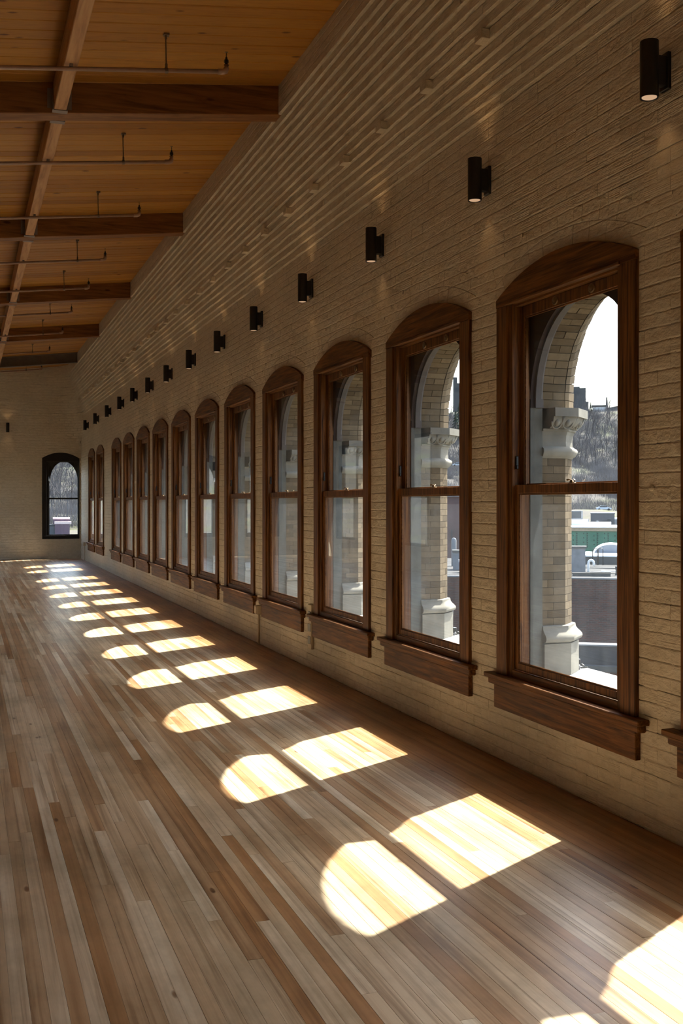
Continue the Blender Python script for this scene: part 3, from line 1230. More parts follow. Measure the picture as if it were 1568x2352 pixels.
GAPS = [(WIN[k], WIN[k + 1]) for k in range(len(WIN) - 1)]
PIECES_FOR = {FIRST: 0, FIRST + 1: 1, FIRST + 2: 1, FIRST + 3: 1}
for gi, (ca, cb) in enumerate(GAPS):
    ya, yb = ca + AR, cb - AR
    if gi < FIRST:
        lab = 'outer stone and brick pier behind the camera, %s of three' % ordn[gi]
    elif gi == FIRST:
        lab = 'outer pier hidden behind the brick beside the first whole window'
    else:
        lab = 'buff brick pier with carved stone capital, seen through the %s whole window' % ordn[gi - FIRST - 1]
    e = empty('pier', (0.3, (ya + yb) / 2, 0.545), label=lab, category='pier', group='piers of the outer arcade')
    inv = Matrix.Translation(-Vector(e.location))

    def put(m, nm, mat, par=e, **k):
        if par is e:
            off = e.location
            m.v = [(p[0] - off[0], p[1] - off[1], p[2] - off[2]) for p in m.v]
        o = m.build(nm, mat, par, **k)
        return o

    path = [(0.2, ya), (PXC, ya), (PXC + CH, ya + CH), (PXC + CH, yb - CH), (PXC, yb), (0.2, yb)]
    m = MB()
    m.sweep(path, [(-0.006, 0.84), (-0.006, 1.9)])
    put(m, 'shaft_core', 'mortar')
    m = MB()
    m.sweep(path, [(0.042, 0.545), (0.042, 0.742)])
    put(m, 'plinth', 'stone')
    m = MB()
    prof = [(0.030, 0.744), (0.040, 0.75), (0.058, 0.757), (0.064, 0.770), (0.062, 0.785), (0.050, 0.80), (0.034, 0.815), (0.024, 0.83), (0.022, 0.848), (0.016, 0.853)]
    m.sweep(path, prof)
    o = put(m, 'base_moulding', 'stone')
    smooth_by_angle(o, 40)
    m = MB()
    m.sweep(path, [(0.004, 1.895), (0.010, 1.903), (0.022, 1.91), (0.028, 1.922), (0.034, 1.933), (0.036, 1.945), (0.030, 1.956), (0.018, 1.962), (0.010, 1.97)])
    o = put(m, 'neck_ring', 'stone')
    smooth_by_angle(o, 40)
    m = MB()
    m.sweep(path, [(0.006, 1.968), (0.004, 2.0), (0.008, 2.04), (0.016, 2.062), (0.024, 2.066), (0.026, 2.078)])
    put(m, 'frieze', 'stone')
    cpath = [(0.245, ya)] + path[1:-1] + [(0.245, yb)]
    m = MB()
    m.sweep(cpath, [(0.018, 2.078), (0.030, 2.084), (0.054, 2.10), (0.070, 2.125), (0.078, 2.152)])
    capital = put(m, 'capital', 'stone')
    smooth_by_angle(capital, 40)
    m = MB()
    m.sweep(cpath, [(0.094, 2.152), (0.094, ZS)])
    put(m, 'abacus', 'stone')
    # egg and dart carving on the bell of the capital
    m = MB()
    off = e.location
    s2 = math.sqrt(0.5)

    def egg(px, py, nx, ny):
        tx, ty = -ny, nx
        for k in range(2):
            rr = (0.031, 0.044)[k]
            pts = []
            for i in range(11):
                a = math.pi * (1.0 + i / 10.0) if k else math.pi * 2 * i / 10
                uu, zz = rr * 0.82 * math.cos(a), rr * 1.0 * math.sin(a)
                dd = 0.042 + 0.034 * min(1, max(0, (zz + 0.045) / 0.09)) + (0.004 if k else 0.0)
                pts.append((px + nx * dd + tx * uu - off[0], py + ny * dd + ty * uu - off[1], 2.122 + zz - off[2]))
            m.tube(pts, 0.0055 if k else 0.004, 5)
        c = (px + nx * 0.056 - off[0], py + ny * 0.056 - off[1], 2.12 - off[2])
        m.ball(c, 0.022, 0.022, 0.027, 8, 6)

    def dart(px, py, nx, ny):
        d0, d1 = 0.080, 0.044
        m.tube([(px + nx * d0 - off[0], py + ny * d0 - off[1], 2.15 - off[2]), (px + nx * d1 - off[0], py + ny * d1 - off[1], 2.086 - off[2])], [0.010, 0.003], 5)

    for xx in (0.275, 0.352):
        egg(xx, ya, 0, -1)
    dart(0.314, ya, 0, -1)
    dart(0.386, ya + 0.012, 0.4, -0.9)
    egg(PXC + CH * 0.62, ya + CH * 0.62, s2, -s2)
    dart(PXC + CH * 0.95, ya + CH * 0.95, s2, -s2)
    m.build('carving', 'stone', capital, smooth=True)
    # brick faces
    pieces = []
    nco = 22
    ch_ = (1.895 - 0.853) / nco
    for k in range(nco):
        z = 0.853 + ch_ * (k + 0.5)
        hz = ch_ / 2 - 0.0013
        xs = [0.2, 0.372] if k % 2 else [0.2, 0.286, 0.372]
        if k % 2:
            xs = [0.2, 0.245, 0.372] if k % 4 == 1 else [0.2, 0.372]
        for a, b in zip(xs, xs[1:]):
            pieces.append(((a + b) / 2, ya + 0.02, z, (1, 0, 0), (0, 1, 0), (b - a) / 2 - 0.0012, 0.02, hz))
        Lc = CH / s2
        us = [0, 0.062, Lc] if k % 2 else [0, 0.115, Lc]
        for a, b in zip(us, us[1:]):
            mu = (a + b) / 2
            pieces.append((PXC + mu * s2 - 0.02 * s2, ya + mu * s2 + 0.02 * s2, z, (s2, s2, 0), (-s2, s2, 0), (b - a) / 2 - 0.002, 0.02, hz))
    single = gi in (FIRST + 1, FIRST + 2, FIRST + 3)
    mj = MB()
    for px, py, pz, ax, ay, hx, hy, hz in pieces:
        mm = MB() if single else mj
        buff_block(mm, (px - off[0], py - off[1], pz - off[2]), ax, ay, (0, 0, 1), hx, hy + 0.0, hz)
        if single:
            mm.build('pier_brick', 'buff', e)
    if not single:
        mj.build('pier_bricks', 'buff', e, kind='stuff')

# arches between the piers
for wi, c in enumerate(WIN):
    if wi < FIRST:
        lab = 'round outer brick arch behind the camera, %s of three' % ordn[wi]
    elif wi == FIRST:
        lab = 'round outer brick arch beyond the cropped window at the right'
    else:
        lab = 'round outer brick arch seen through the %s whole window' % ordn[wi - FIRST - 1]
    e = empty('brick_arch', (0, c, 0), label=lab, category='arch', group='arches of the outer arcade')
    m = MB()
    u0, u1 = -PITCH / 2, PITCH / 2
    if wi > 0:
        u0 = -(c - WIN[wi - 1]) / 2
    if wi < len(WIN) - 1:
        u1 = (WIN[wi + 1] - c) / 2
    for rr, xa, xb in ((AR + 0.008, 0.201, PXC), (AR + CH + 0.008, PXC, PXC + CH)):
        m.arch_panel(u0, u1, ZA, 5.6, 0, rr, xa, xb, STILT)
        m.box(xa, xb, u0, -rr, ZS, ZA)
        m.box(xa, xb, rr, u1, ZS, ZA)
    m.build('spandrel_wall', 'mortar', e)
    nv = 37
    mj = MB()
    single = wi in (FIRST + 1, FIRST + 2)
    for i in range(nv):
        a0, a1 = math.pi * i / nv + 0.0036, math.pi * (i + 1) / nv - 0.0036
        xs = [0.2, 0.366] if i % 2 else [0.2, 0.281, 0.366]
        for a, b in zip(xs, xs[1:]):
            mm = MB() if single else mj
            j = U(-0.002, 0.002)
            mm.wedge([(a + 0.002, AR + j), (b - 0.002, AR + j), (b - 0.002, AR + 0.05), (a + 0.002, AR + 0.05)], 0, ZA, a0, a1, STILT, rng.random())
            if single:
                mm.build('arch_brick', 'buff', e)
        mm = MB() if single else mj
        j = U(-0.003, 0.003)
        mm.wedge([(PXC + 0.0, AR + j), (PXC + 0.04, AR + 0.022 + j), (PXC + CH + j, AR + CH - 0.02), (PXC + CH + 0.004, AR + CH + 0.05), (PXC + 0.02, AR + CH + 0.05)], 0, ZA, a0, a1, STILT, rng.random())
        if single:
            mm.build('arch_brick', 'buff', e)
    for sg in (-1, 1):
        mm = MB() if single else mj
        a, b = sorted((sg * AR, sg * (AR + 0.05)))
        mm.box(0.202, 0.366, a, b, ZS + 0.002, ZA - 0.002, rng.random())
        if single:
            mm.build('arch_brick', 'buff', e)
        mm = MB() if single else mj
        poly = [(0.37, sg * AR), (0.41, sg * (AR + 0.022)), (PXC + CH, sg * (AR + CH - 0.02)), (PXC + CH + 0.004, sg * (AR + CH + 0.05)), (0.39, sg * (AR + CH + 0.05))]
        n5 = len(poly)
        mm.add([(x_, y_, ZS + 0.002) for x_, y_ in poly] + [(x_, y_, ZA - 0.002) for x_, y_ in poly],
               [tuple(range(n5)), tuple(range(n5, 2 * n5))] + [(k, (k + 1) % n5, n5 + (k + 1) % n5, n5 + k) for k in range(n5)], rng.random())
        if single:
            mm.build('arch_brick', 'buff', e)
    if not single:
        mj.build('arch_bricks', 'buff', e, kind='stuff')

# ledge that runs along outside
m = MB()
m.add([(0.201, Y0, 0.501), (0.64, Y0, 0.501), (0.64, YE, 0.501), (0.201, YE, 0.501), (0.201, Y0, 0.543), (0.64, Y0, 0.543), (0.64, YE, 0.543), (0.201, YE, 0.543)],
      [(0, 3, 2, 1), (4, 5, 6, 7), (0, 1, 5, 4), (1, 2, 6, 5), (2, 3, 7, 6), (3, 0, 4, 7)])
m.build('stone_ledge', 'ledge', label='white stone ledge running outside below the windows', category='ledge')
m = MB()
m.box(0.2, 0.55, Y0, YE, -9, 0.5)
m.build('wall_outer', 'mortar', kind='structure', label='outer face of the building below the ledge', category='wall')

# ------------------------------------------------------------------ wall sconces
def make_sconce():
    e = empty('wall_sconce', (0, 0, 0))
    m = MB()
    prof = [(0.038, -0.128), (0.044, -0.135), (0.0445, -0.13), (0.0445, 0.13), (0.044, 0.135), (0.038, 0.128)]
    m.lathe((-0.1, 0, 0), prof, 28)
    o = m.build('shade', 'black', e)
    smooth_by_angle(o)
    one('box', -0.072, -0.014, -0.024, 0.024, -0.07, 0.07, 0.5, 0.003).build('arm', 'black', e)
    one('box', -0.02, 0.002, -0.036, 0.036, -0.09, 0.09, 0.5, 0.004).build('back_plate', 'black', e)
    for sg in (-1, 1):
        one('lathe', (-0.1, 0, sg * 0.131 - 0.0015), [(0.035, 0), (0.035, 0.003)], 20).build('lens', 'bulb', e)
    return e


def add_spots(e):
    for sg in (-1, 1):
        ld = spot_down if sg < 0 else spot_up
        o = bpy.data.objects.new('sconce_light', ld)
        col.objects.link(o)
        o.parent = e
        o.location = (-0.088, 0, sg * 0.139)
        o.rotation_euler = (0 if sg < 0 else math.pi, 0, 0)


def spot(nm, en):
    s_ = bpy.data.lights.new(nm, 'SPOT')
    s_.energy = en
    s_.color = (1.0, 0.60, 0.28)
    s_.spot_size = R_(84)
    s_.spot_blend = 1.0
    s_.shadow_soft_size = 0.02
    return s_


spot_down, spot_up = spot('sconce_down', 0.45), spot('sconce_up', 0.45)
LY = [4.43 + 1.881 * k for k in range(11)] + [25.38, 27.76, 30.16]
sp = make_sconce()
for i, y in enumerate(LY):
    e = sp if i == 0 else copy_tree(sp)
    e.location = (0, y, 3.685 + 0.002 * min(i, 10) * 1.5)
    e['label'] = 'black cylinder wall sconce on the long brick wall, %s from the camera' % (ordn[i] if i else 'nearest')
    e['category'] = 'wall lamp'
    e['group'] = 'black cylinder sconces'
e = copy_tree(sp)
e.location = (-2.03, YE, 3.733)
e.rotation_euler = (0, 0, math.pi / 2)
e['label'] = 'black cylinder wall sconce alone on the far end wall'
e['category'] = 'wall lamp'
e['group'] = 'black cylinder sconces'
for o in [o for o in bpy.data.objects if o.name.startswith('wall_sconce')]:
    add_spots(o)

# ------------------------------------------------------------------ electrical boxes on the wall
def outlet(y, z, lab, zlow=0.0, w=0.055, h=0.05):
    e = empty('outlet_box', (0, y, z), label=lab, category='electrical box')
    one('box', -0.06, 0.0, -w, w, -h, h, 0.5, 0.006).build('box', 'box', e)
    one('box', -0.066, -0.059, -w * 0.8, w * 0.8, -h * 0.8, h * 0.8, 0.5, 0.002).build('cover_plate', 'box', e)
    one('tube', [(-0.02, 0.0, -h), (-0.02, 0.0, -z + 0.002)], 0.012, 8).build('conduit', 'box', e, smooth=True)
    return e


outlet(12.02, 0.40, 'cream outlet box with conduit to the floor between the fourth and fifth windows')
outlet(31.0, 0.46, 'small outlet box with conduit in the rounded far corner')
e = empty('wire_raceway', (0, 10.07, 0.2), label='narrow cream raceway strip on the wall between the third and fourth windows', category='raceway')
one('box', -0.03, 0.0, -0.055, 0.055, 0.0, 0.43, 0.5, 0.004).build('channel', 'box', e)
for zz in (0.05, 0.17, 0.29):
    one('box', -0.036, -0.029, -0.04, 0.04, zz, zz + 0.075, 0.5, 0.003).build('cover_plate', 'ledge', e)


# ------------------------------------------------------------------ the town and the hill outside
M['redbrick'] = None


def wall_brick_mat(name, c1, c2, mort, sc=1.0):
    m, nt, out = new_mat(name)
    tc = N(nt, 'ShaderNodeTexCoord')
    sp_ = N(nt, 'ShaderNodeSeparateXYZ')
    L(nt, tc.outputs['Object'], sp_.inputs[0])
    cb_ = N(nt, 'ShaderNodeCombineXYZ')
    L(nt, sp_.outputs['X'], cb_.inputs['X'])
    L(nt, sp_.outputs['Z'], cb_.inputs['Y'])
    b = N(nt, 'ShaderNodeTexBrick')
    b.inputs['Scale'].default_value = 1.0
    b.inputs['Brick Width'].default_value = 0.22 * sc
    b.inputs['Row Height'].default_value = 0.075 * sc
    b.inputs['Mortar Size'].default_value = 0.009 * sc
    b.inputs['Color1'].default_value = (*c1, 1)
    b.inputs['Color2'].default_value = (*c2, 1)
    b.inputs['Mortar'].default_value = (*mort, 1)
    L(nt, cb_.outputs[0], b.inputs['Vector'])
    n = noise(nt, position(nt, (0.5, 0.5, 0.8)), 1.0, 4.0)
    c = mixc(nt, 1.0, b.outputs['Color'], ramp(nt, n, [(0.3, (0.7, 0.7, 0.72)), (0.7, (1, 1, 1))]), 'MULTIPLY')
    principled(nt, out, c, 0.9, 0.1)
    return m


M['redbrick'] = wall_brick_mat('red_brick_wall', (0.115, 0.046, 0.033), (0.06, 0.033, 0.028), (0.10, 0.088, 0.085))
M['pinkbrick'] = wall_brick_mat('pink_brick_wall', (0.15, 0.085, 0.08), (0.12, 0.075, 0.07), (0.15, 0.13, 0.125))
M['roofdeck'] = plain('pale_roof_membrane', (0.06, 0.058, 0.056), 0.9, 0.1, 0, 0.3, 0.8, 0.0)
M['whiteroof'] = plain('white_roof', (0.75, 0.75, 0.74), 0.8, 0.2, 0, 0.06, 1.0, 0.0)
M['whitepaint'] = plain('white_weathered_paint', (0.187, 0.194, 0.202), 0.8, 0.2, 0, 0.2, 3.0, 0.0)
M['tar'] = plain('black_tar_sheet', (0.035, 0.038, 0.045), 0.6, 0.3, 0, 0.3, 2.0, 0.1)
M['concrete'] = plain('grey_concrete', (0.090, 0.090, 0.086), 0.9, 0.1, 0, 0.2, 0.6, 0.0)
M['green'] = plain('green_sheathing', (0.05, 0.17, 0.11), 0.7, 0.2, 0, 0.15, 1.0, 0.0)
M['print'] = plain('black_print', (0.02, 0.03, 0.025), 0.8, 0.1)
M['fascia'] = plain('raw_timber_fascia', (0.36, 0.29, 0.19), 0.8, 0.1)
M['grey_box'] = plain('grey_cladding', (0.101, 0.104, 0.112), 0.8, 0.1, 0, 0.15, 0.5, 0.0)
M['dark_panel'] = plain('dark_louvre', (0.05, 0.055, 0.06), 0.6, 0.2)
M['carpaint'] = plain('pale_car_paint', (0.55, 0.6, 0.66), 0.3, 0.5)
M['tyre'] = plain('tyre', (0.02, 0.02, 0.02), 0.8, 0.1)
M['dome'] = plain('pale_blue_dome', (0.151, 0.169, 0.198), 0.5, 0.3)
M['purple'] = plain('mauve_render', (0.135, 0.095, 0.120), 0.9, 0.1, 0, 0.08, 0.3, 0.0)
M['pinkcoping'] = plain('pale_pink_coping', (0.62, 0.5, 0.48), 0.8, 0.1)
M['bark'] = plain('hazed_bark', (0.085, 0.078, 0.078), 0.9, 0.1, 0, 0.25, 1.0, 0.0)  # distance haze put into the colour: bark paler and cooler
M['twig'] = plain('hazed_twigs', (0.175, 0.16, 0.152), 0.9, 0.1, 0, 0.3, 0.3, 0.0)  # twigs lightened to carry distance haze in their colour
M['needle'] = plain('dark_needles', (0.03, 0.055, 0.035), 0.9, 0.1)
M['tower'] = plain('hilltop_concrete', (0.072, 0.072, 0.072), 0.9, 0.1, 0, 0.1, 0.1, 0.0)
mt, nt_, out_ = new_mat('hazed_hillside_ground')
n1 = noise(nt_, position(nt_, (0.06, 0.06, 0.12)), 1.0, 7.0, 0.7)
n2 = noise(nt_, position(nt_, (0.5, 0.5, 0.9)), 1.0, 5.0, 0.75)
cg = ramp(nt_, n1, [(0.32, (0.10, 0.092, 0.085)), (0.5, (0.125, 0.115, 0.098)), (0.62, (0.125, 0.13, 0.078)), (0.75, (0.15, 0.155, 0.09))])  # ground lighter and low in contrast, distance haze mixed into its colour
cg = mixc(nt_, 1.0, cg, ramp(nt_, n2, [(0.3, (0.72, 0.72, 0.75)), (0.7, (1.08, 1.06, 1.05))]), 'MULTIPLY')
principled(nt_, out_, cg, 0.95, 0.05)
M['hill'] = mt


def az_of(px):
    return YAW + math.atan((px - CX) / FOC)


def site(name, px, py, d, **tags):
    """empty standing at distance d (metres) in the direction of px, base height from py; local x = right, y = away"""
    az = az_of(px)
    z = EYE - (py - HORIZON) * d * math.cos(az - YAW) / FOC
    return empty(name, (CAMX + d * math.sin(az), d * math.cos(az), z), -az, **tags)


def hscale(px, d):
    return d * math.cos(az_of(px) - YAW) ** 2 / FOC


def vscale(px, d):
    return d * math.cos(az_of(px) - YAW) / FOC


PROFILE = [(0, -10), (240, -10), (300, -6), (325, -1.6), (345, -1.2), (425, 14.5), (436, 14.6), (565, 47.5), (640, 50), (800, 52)]


def ground_z(d):
    for (a, za), (b, zb) in zip(PROFILE, PROFILE[1:]):
        if d <= b:
            return za + (zb - za) * (d - a) / (b - a)
    return PROFILE[-1][1]


vs_, fs_ = [], []
dl = [0.8, 40, 120, 200, 240, 260, 280, 300, 312, 325, 345] + list(range(360, 660, 9)) + [700, 800]
azl = [R_(-30 + 1.25 * i) for i in range(121)]
for d in dl:
    for a in azl:
        zz = ground_z(d)
        if d > 300:
            zz += 0.8 * math.sin(d * 0.13 + a * 31) + 1.2 * math.sin(a * 47 + d * 0.02)
        x_ = max(0.8, CAMX + d * math.sin(a)) if d < 1 else CAMX + d * math.sin(a)
        vs_.append((x_, d * math.cos(a), zz))
na = len(azl)
for i in range(len(dl) - 1):
    for j in range(na - 1):
        fs_.append((i * na + j, (i + 1) * na + j, (i + 1) * na + j + 1, i * na + j + 1))
m = MB()
m.add(vs_, [f[::-1] for f in fs_])
m.build('hillside', 'hill', kind='structure', smooth=True, label='scrubby hillside with bare trees outside', category='hill')
one('box', -400, 400, -400, 0.8, -10.4, -10.05).build('ground', 'hill', kind='structure', label='ground around the building', category='ground')


# bare trees
def make_tree(seed, h):
    r = random.Random(seed)
    m = MB()

    def branch(p, d, ln, rad, lev):
        q = p + d * ln * 0.5 + Vector((r.uniform(-1, 1), r.uniform(-1, 1), 0)) * ln * 0.05
        e_ = q + d * ln * 0.5
        m.tube([p, q, e_], [rad, rad * 0.8, rad * 0.6], 4 if lev < 2 else 3, cap=False)
        if lev >= 4:
            return
        for _ in range(3 if lev < 3 else 2):
            t = r.uniform(0.45, 1.0)
            s0 = p + (e_ - p) * t
            nd = (d + Vector((r.uniform(-1, 1), r.uniform(-1, 1), r.uniform(-0.1, 0.7))) * 0.6).normalized()
            branch(s0, nd, ln * r.uniform(0.5, 0.75), rad * 0.52, lev + 1)

    branch(Vector((0, 0, -0.3)), Vector((r.uniform(-0.12, 0.12), r.uniform(-0.12, 0.12), 1)).normalized(), h * 0.45, h * 0.013, 0)
    return m.mesh('bare_tree', 'bark')


tree_meshes = [make_tree(100 + i, 11 + i) for i in range(6)]


def ground_obj(name, me, az, d, rz, sc, **tags):
    o = bpy.data.objects.new(name, me)
    o.location = (CAMX + d * math.sin(az), d * math.cos(az), ground_z(d) - 0.2)
    o.rotation_euler = (0, 0, rz)
    o.scale = (sc, sc, sc)
    col.objects.link(o)
    for k, v in tags.items():
        o[k] = v
    return o


tr = random.Random(3)
for a0, a1, n, d0, d1, lab in ((30.8, 34.6, 92, 428, 556, 'bare winter tree on the hillside seen through the first whole window'),
                               (24.3, 26.0, 30, 428, 545, 'bare winter tree on the hillside seen through the second whole window'),
                               (3.0, 6.6, 60, 332, 470, 'bare winter tree on the hillside seen through the black end window')):
    for _ in range(n):
        ground_obj('bare_tree', tr.choice(tree_meshes), R_(tr.uniform(a0, a1)), tr.uniform(d0, d1), tr.uniform(0, 6.28), tr.uniform(0.7, 1.15), label=lab, category='tree', group=lab.replace('bare winter tree', 'bare trees'))
# brushwood
m = MB()
for a0, a1, n, d0, d1 in ((30.8, 34.6, 700, 340, 424), (30.8, 34.6, 620, 436, 570), (24.3, 26.0, 420, 340, 560), (2.6, 7.0, 1000, 305, 540)):
    for _ in range(n):
        a, d = R_(tr.uniform(a0, a1)), tr.uniform(d0, d1)
        bx, by, bz = CAMX + d * math.sin(a), d * math.cos(a), ground_z(d)
        hh = tr.uniform(1.6, 4.2)
        for _k in range(26):
            px_, py_ = bx + tr.uniform(-1.6, 1.6), by + tr.uniform(-1.6, 1.6)
            q = Vector((px_ + tr.uniform(-1.4, 1.4), py_ + tr.uniform(-1.4, 1.4), bz + hh * tr.uniform(0.5, 1.0)))
            w_ = tr.uniform(0.02, 0.06)
            m.add([(px_ - w_, py_, bz - 0.2), (px_ + w_, py_ - w_, bz - 0.2), (px_, py_ + w_, bz - 0.2), tuple(q)], [(0, 1, 3), (1, 2, 3), (2, 0, 3)])
m.build('undergrowth', 'twig', kind='stuff', label='grey leafless brushwood covering the slope', category='undergrowth')


def local_box(e, nm, mat, px, px0, px1, y0, y1, ybase, d, dep, off=0.0, **k):
    """box in the frame of e: pixel extents at distance d (y0 top, y1 bottom)"""
    hs, vsn = hscale(px, d), vscale(px, d)
    m = MB()
    m.box((px0 - px) * hs, (px1 - px) * hs, off, off + dep, (ybase - y1) * vsn, (ybase - y0) * vsn)
    return m.build(nm, mat, e, **k)


# brick warehouse opposite
D1 = 46.0
e = site('brick_building', 1370, 1327, D1, label='dark red brick warehouse across the yard with flat pale roof', category='building')
hs = hscale(1370, D1)
one('box', -10.0, 9.0, 0, 14, -9.5, -0.06).build('wall', 'redbrick', e)
one('box', -10.05, 9.05, -0.06, 14, -0.06, 0.0).build('coping', 'whitepaint', e)
one('box', -10.0, 9.0, 0.3, 13.9, 0.0, 0.02).build('roof_deck', 'roofdeck', e)
one('box', -0.9, 9.0, 9.6, 13.9, 0.02, 0.40).build('upper_wall', 'concrete', e)
one('box', -0.95, 9.0, 9.55, 13.9, 0.40, 0.46).build('upper_roof', 'whiteroof', e)
for k, (xa, xb, ya, yb, mt_) in enumerate(((-3.0, 4.0, 2.2, 2.35, 'concrete'), (0.2, 6.0, 4.0, 4.2, 'whiteroof'), (-1.5, 5.0, 6.1, 6.25, 'concrete'), (1.2, 3.4, 7.2, 8.6, 'whiteroof'), (-0.6, 0.6, 3.1, 3.4, 'tar'))):
    one('box', xa, xb, ya, yb, 0.02, 0.05).build('roof_seam', mt_, e)
# lower annexe with black sheet
e = site('tar_parapet', 1385, 1481, 40.0, label='parapet wrapped in black tar sheet in front of the brick warehouse', category='parapet')
one('box', -3, 5, 0, 0.5, -0.72, -0.05).build('sheet', 'tar', e)
one('box', -3, 5, -0.05, 0.55, -0.05, 0.0).build('coping', 'whitepaint', e)
one('box', -3, 5, -0.4, 0.5, -0.92, -0.72).build('ledge', 'concrete', e)
one('box', -3, 5, -0.3, 0.5, -6, -0.92).build('wall', 'redbrick', e)
# things on the warehouse roof
e = site('white_chimney', 1330, 1313, 48.5, label='squat white painted chimney on the warehouse roof', category='chimney')
one('box', -0.55, 0.26, 0, 0.8, -0.1, 1.02).build('stack', 'whitepaint', e)
one('box', -0.60, 0.31, -0.05, 0.85, 1.02, 1.1).build('cap', 'concrete', e)
e = site('gooseneck_vent', 1351, 1318, 47.5, label='white gooseneck vent pipe on the warehouse roof', category='vent')
pts = [(0, 0, -0.1), (0, 0, 0.45)] + [(0.11 - 0.11 * math.cos(a), 0, 0.45 + 0.13 * math.sin(a)) for a in [math.pi * k / 8 for k in range(1, 9)]] + [(0.22, 0, 0.33)]
one('tube', pts, 0.055, 10).build('pipe', 'whiteroof', e, smooth=True)
one('box', -0.08, 0.08, -0.08, 0.08, -0.1, 0.08).build('collar', 'concrete', e)
e = site('roof_flashing', 1365, 1322, 46.6, label='long low dark curb on the warehouse roof', category='roof curb')
one('box', -0.9, 0.65, 0, 0.35, -0.03, 0.09).build('curb', 'concrete', e)
one('box', -0.92, 0.67, -0.02, 0.37, 0.09, 0.11).build('cap', 'roofdeck', e)
e = site('stub_vent', 1416, 1321, 47.5, label='short dark capped vent stub near the window edge', category='vent')
one('lathe', (0, 0, 0), [(0.09, -0.1), (0.07, 0.05), (0.05, 0.1), (0.05, 0.25)], 10).build('pipe', 'roofdeck', e)
one('lathe', (0, 0, 0.25), [(0.07, 0), (0.07, 0.12)], 10).build('cap', 'dark_panel', e)
for kx, lab in ((1366, 'left of two dark metal hoop rails on the roof ladder'), (1379, 'right of two dark metal hoop rails on the roof ladder')):
    e = site('hoop_rail', kx, 1293, 54.0, label=lab, category='rail')
    pts = [(-0.11, 0, -0.1), (-0.11, 0, 0.62), (-0.08, 0, 0.70), (0.08, 0, 0.70), (0.11, 0, 0.62), (0.11, 0, -0.1)]
    one('tube', pts, 0.02, 8).build('hoop', 'black', e, smooth=True)
e = site('barrel_skylight', 1403, 1273, 58.5, label='low white rimmed barrel skylight on the upper roof', category='skylight')
m = MB()
poly = [(0.85 * math.cos(math.pi * k / 16), 0.5 * math.sin(math.pi * k / 16)) for k in range(17)]
vs_ = [(a, 0.06, b) for a, b in poly] + [(a, 2.0, b) for a, b in poly]
m.add(vs_, [tuple(range(17)), tuple(range(33, 16, -1))] + [(k, 17 + k, 18 + k, k + 1) for k in range(16)])
m.build('vault', 'dome', e)
m = MB()
for k in range(16):
    a0, a1 = math.pi * k / 16, math.pi * (k + 1) / 16
    v8 = []
    for a in (a0, a1):
        for yy in (0.0, 2.05):
            for rr in (1.0, 1.09):
                v8.append((0.85 * rr * math.cos(a), yy, 0.5 * rr * math.sin(a)))
    m.add(v8, [(0, 4, 5, 1), (2, 3, 7, 6), (1, 5, 7, 3), (0, 2, 6, 4)])
m.build('rim', 'whiteroof', e)
# green sheathed building
D2 = 95.0
e = site('green_building', 1370, 1262, D2, label='low building clad in green sheathing boards with white roof', category='building')
vsn = vscale(1370, D2)
hs = hscale(1370, D2)
zt = (1262 - 1220) * vsn
one('box', -6, 6.5, 0.06, 9, -9, zt).build('wall', 'dark_panel', e)
bw = 24.0 * hs
k = -6
while k < 7:
    one('box', k * bw + 0.012, (k + 1) * bw - 0.012, 0, 0.06, -0.9, zt).build('sheathing_board', 'green', e)
    k += 1
m = MB()
for k in range(-6, 8):
    for j in range(7):
        zz = zt - 0.15 - j * 0.19
        m.box(k * bw + 0.05, k * bw + 0.12, -0.006, 0.0, zz - 0.12, zz)
        if (k + j) % 2:
            m.box(k * bw - 0.26, k * bw - 0.19, -0.006, 0.0, zz - 0.1, zz)
m.build('board_print', 'print', e, kind='stuff')
one('box', -6.1, 6.6, -0.12, 0.1, zt, zt + 8 * vsn).build('fascia', 'fascia', e)
one('box', -6.2, 6.7, -0.2, 9, zt + 8 * vsn, zt + 9.5 * vsn).build('roof', 'whiteroof', e)
e = site('roof_cooling_unit', 1326, 1204, 103.0, label='white framed cooling unit with dark louvres on the far roof', category='cooling unit')
local_box(e, 'body', 'whitepaint', 1326, 1300, 1338, 1173, 1193, 1204, 103, 1.2)
local_box(e, 'louvre', 'dark_panel', 1326, 1302, 1334, 1175, 1190, 1204, 103, 0.06, -0.05)
local_box(e, 'base', 'whiteroof', 1326, 1298, 1350, 1193, 1212, 1204, 103, 1.4)
e = site('low_roof_duct', 1385, 1204, 103.0, label='low white duct lying along the far roof', category='duct')
local_box(e, 'duct', 'whiteroof', 1385, 1340, 1403, 1199, 1208, 1204, 103, 0.8)
local_box(e, 'cowl', 'whitepaint', 1385, 1347, 1352, 1193, 1200, 1204, 103, 0.3, 0.1)
local_box(e, 'cowl', 'whitepaint', 1385, 1369, 1374, 1196, 1200, 1204, 103, 0.3, 0.1)
e = site('grey_shed', 1384, 1200, 125.0, label='windowless grey box building behind the green one', category='building')
local_box(e, 'wall', 'grey_box', 1384, 1356, 1411, 1179.5, 1300, 1200, 125, 6)
local_box(e, 'roof_edge', 'whitepaint', 1384, 1355, 1412, 1178, 1180, 1200, 125, 6.1, -0.05)
local_box(e, 'vent_box', 'dark_panel', 1384, 1394, 1402, 1191, 1202, 1200, 125, 0.8, -1.0)
e = site('pale_shed', 1432, 1202, 140.0, label='pale low building at the edge of the first whole window', category='building')
local_box(e, 'wall', 'whitepaint', 1432, 1404, 1470, 1193, 1300, 1202, 140, 6)
local_box(e, 'roof_edge', 'whiteroof', 1432, 1403, 1471, 1190.5, 1193, 1202, 140, 6)


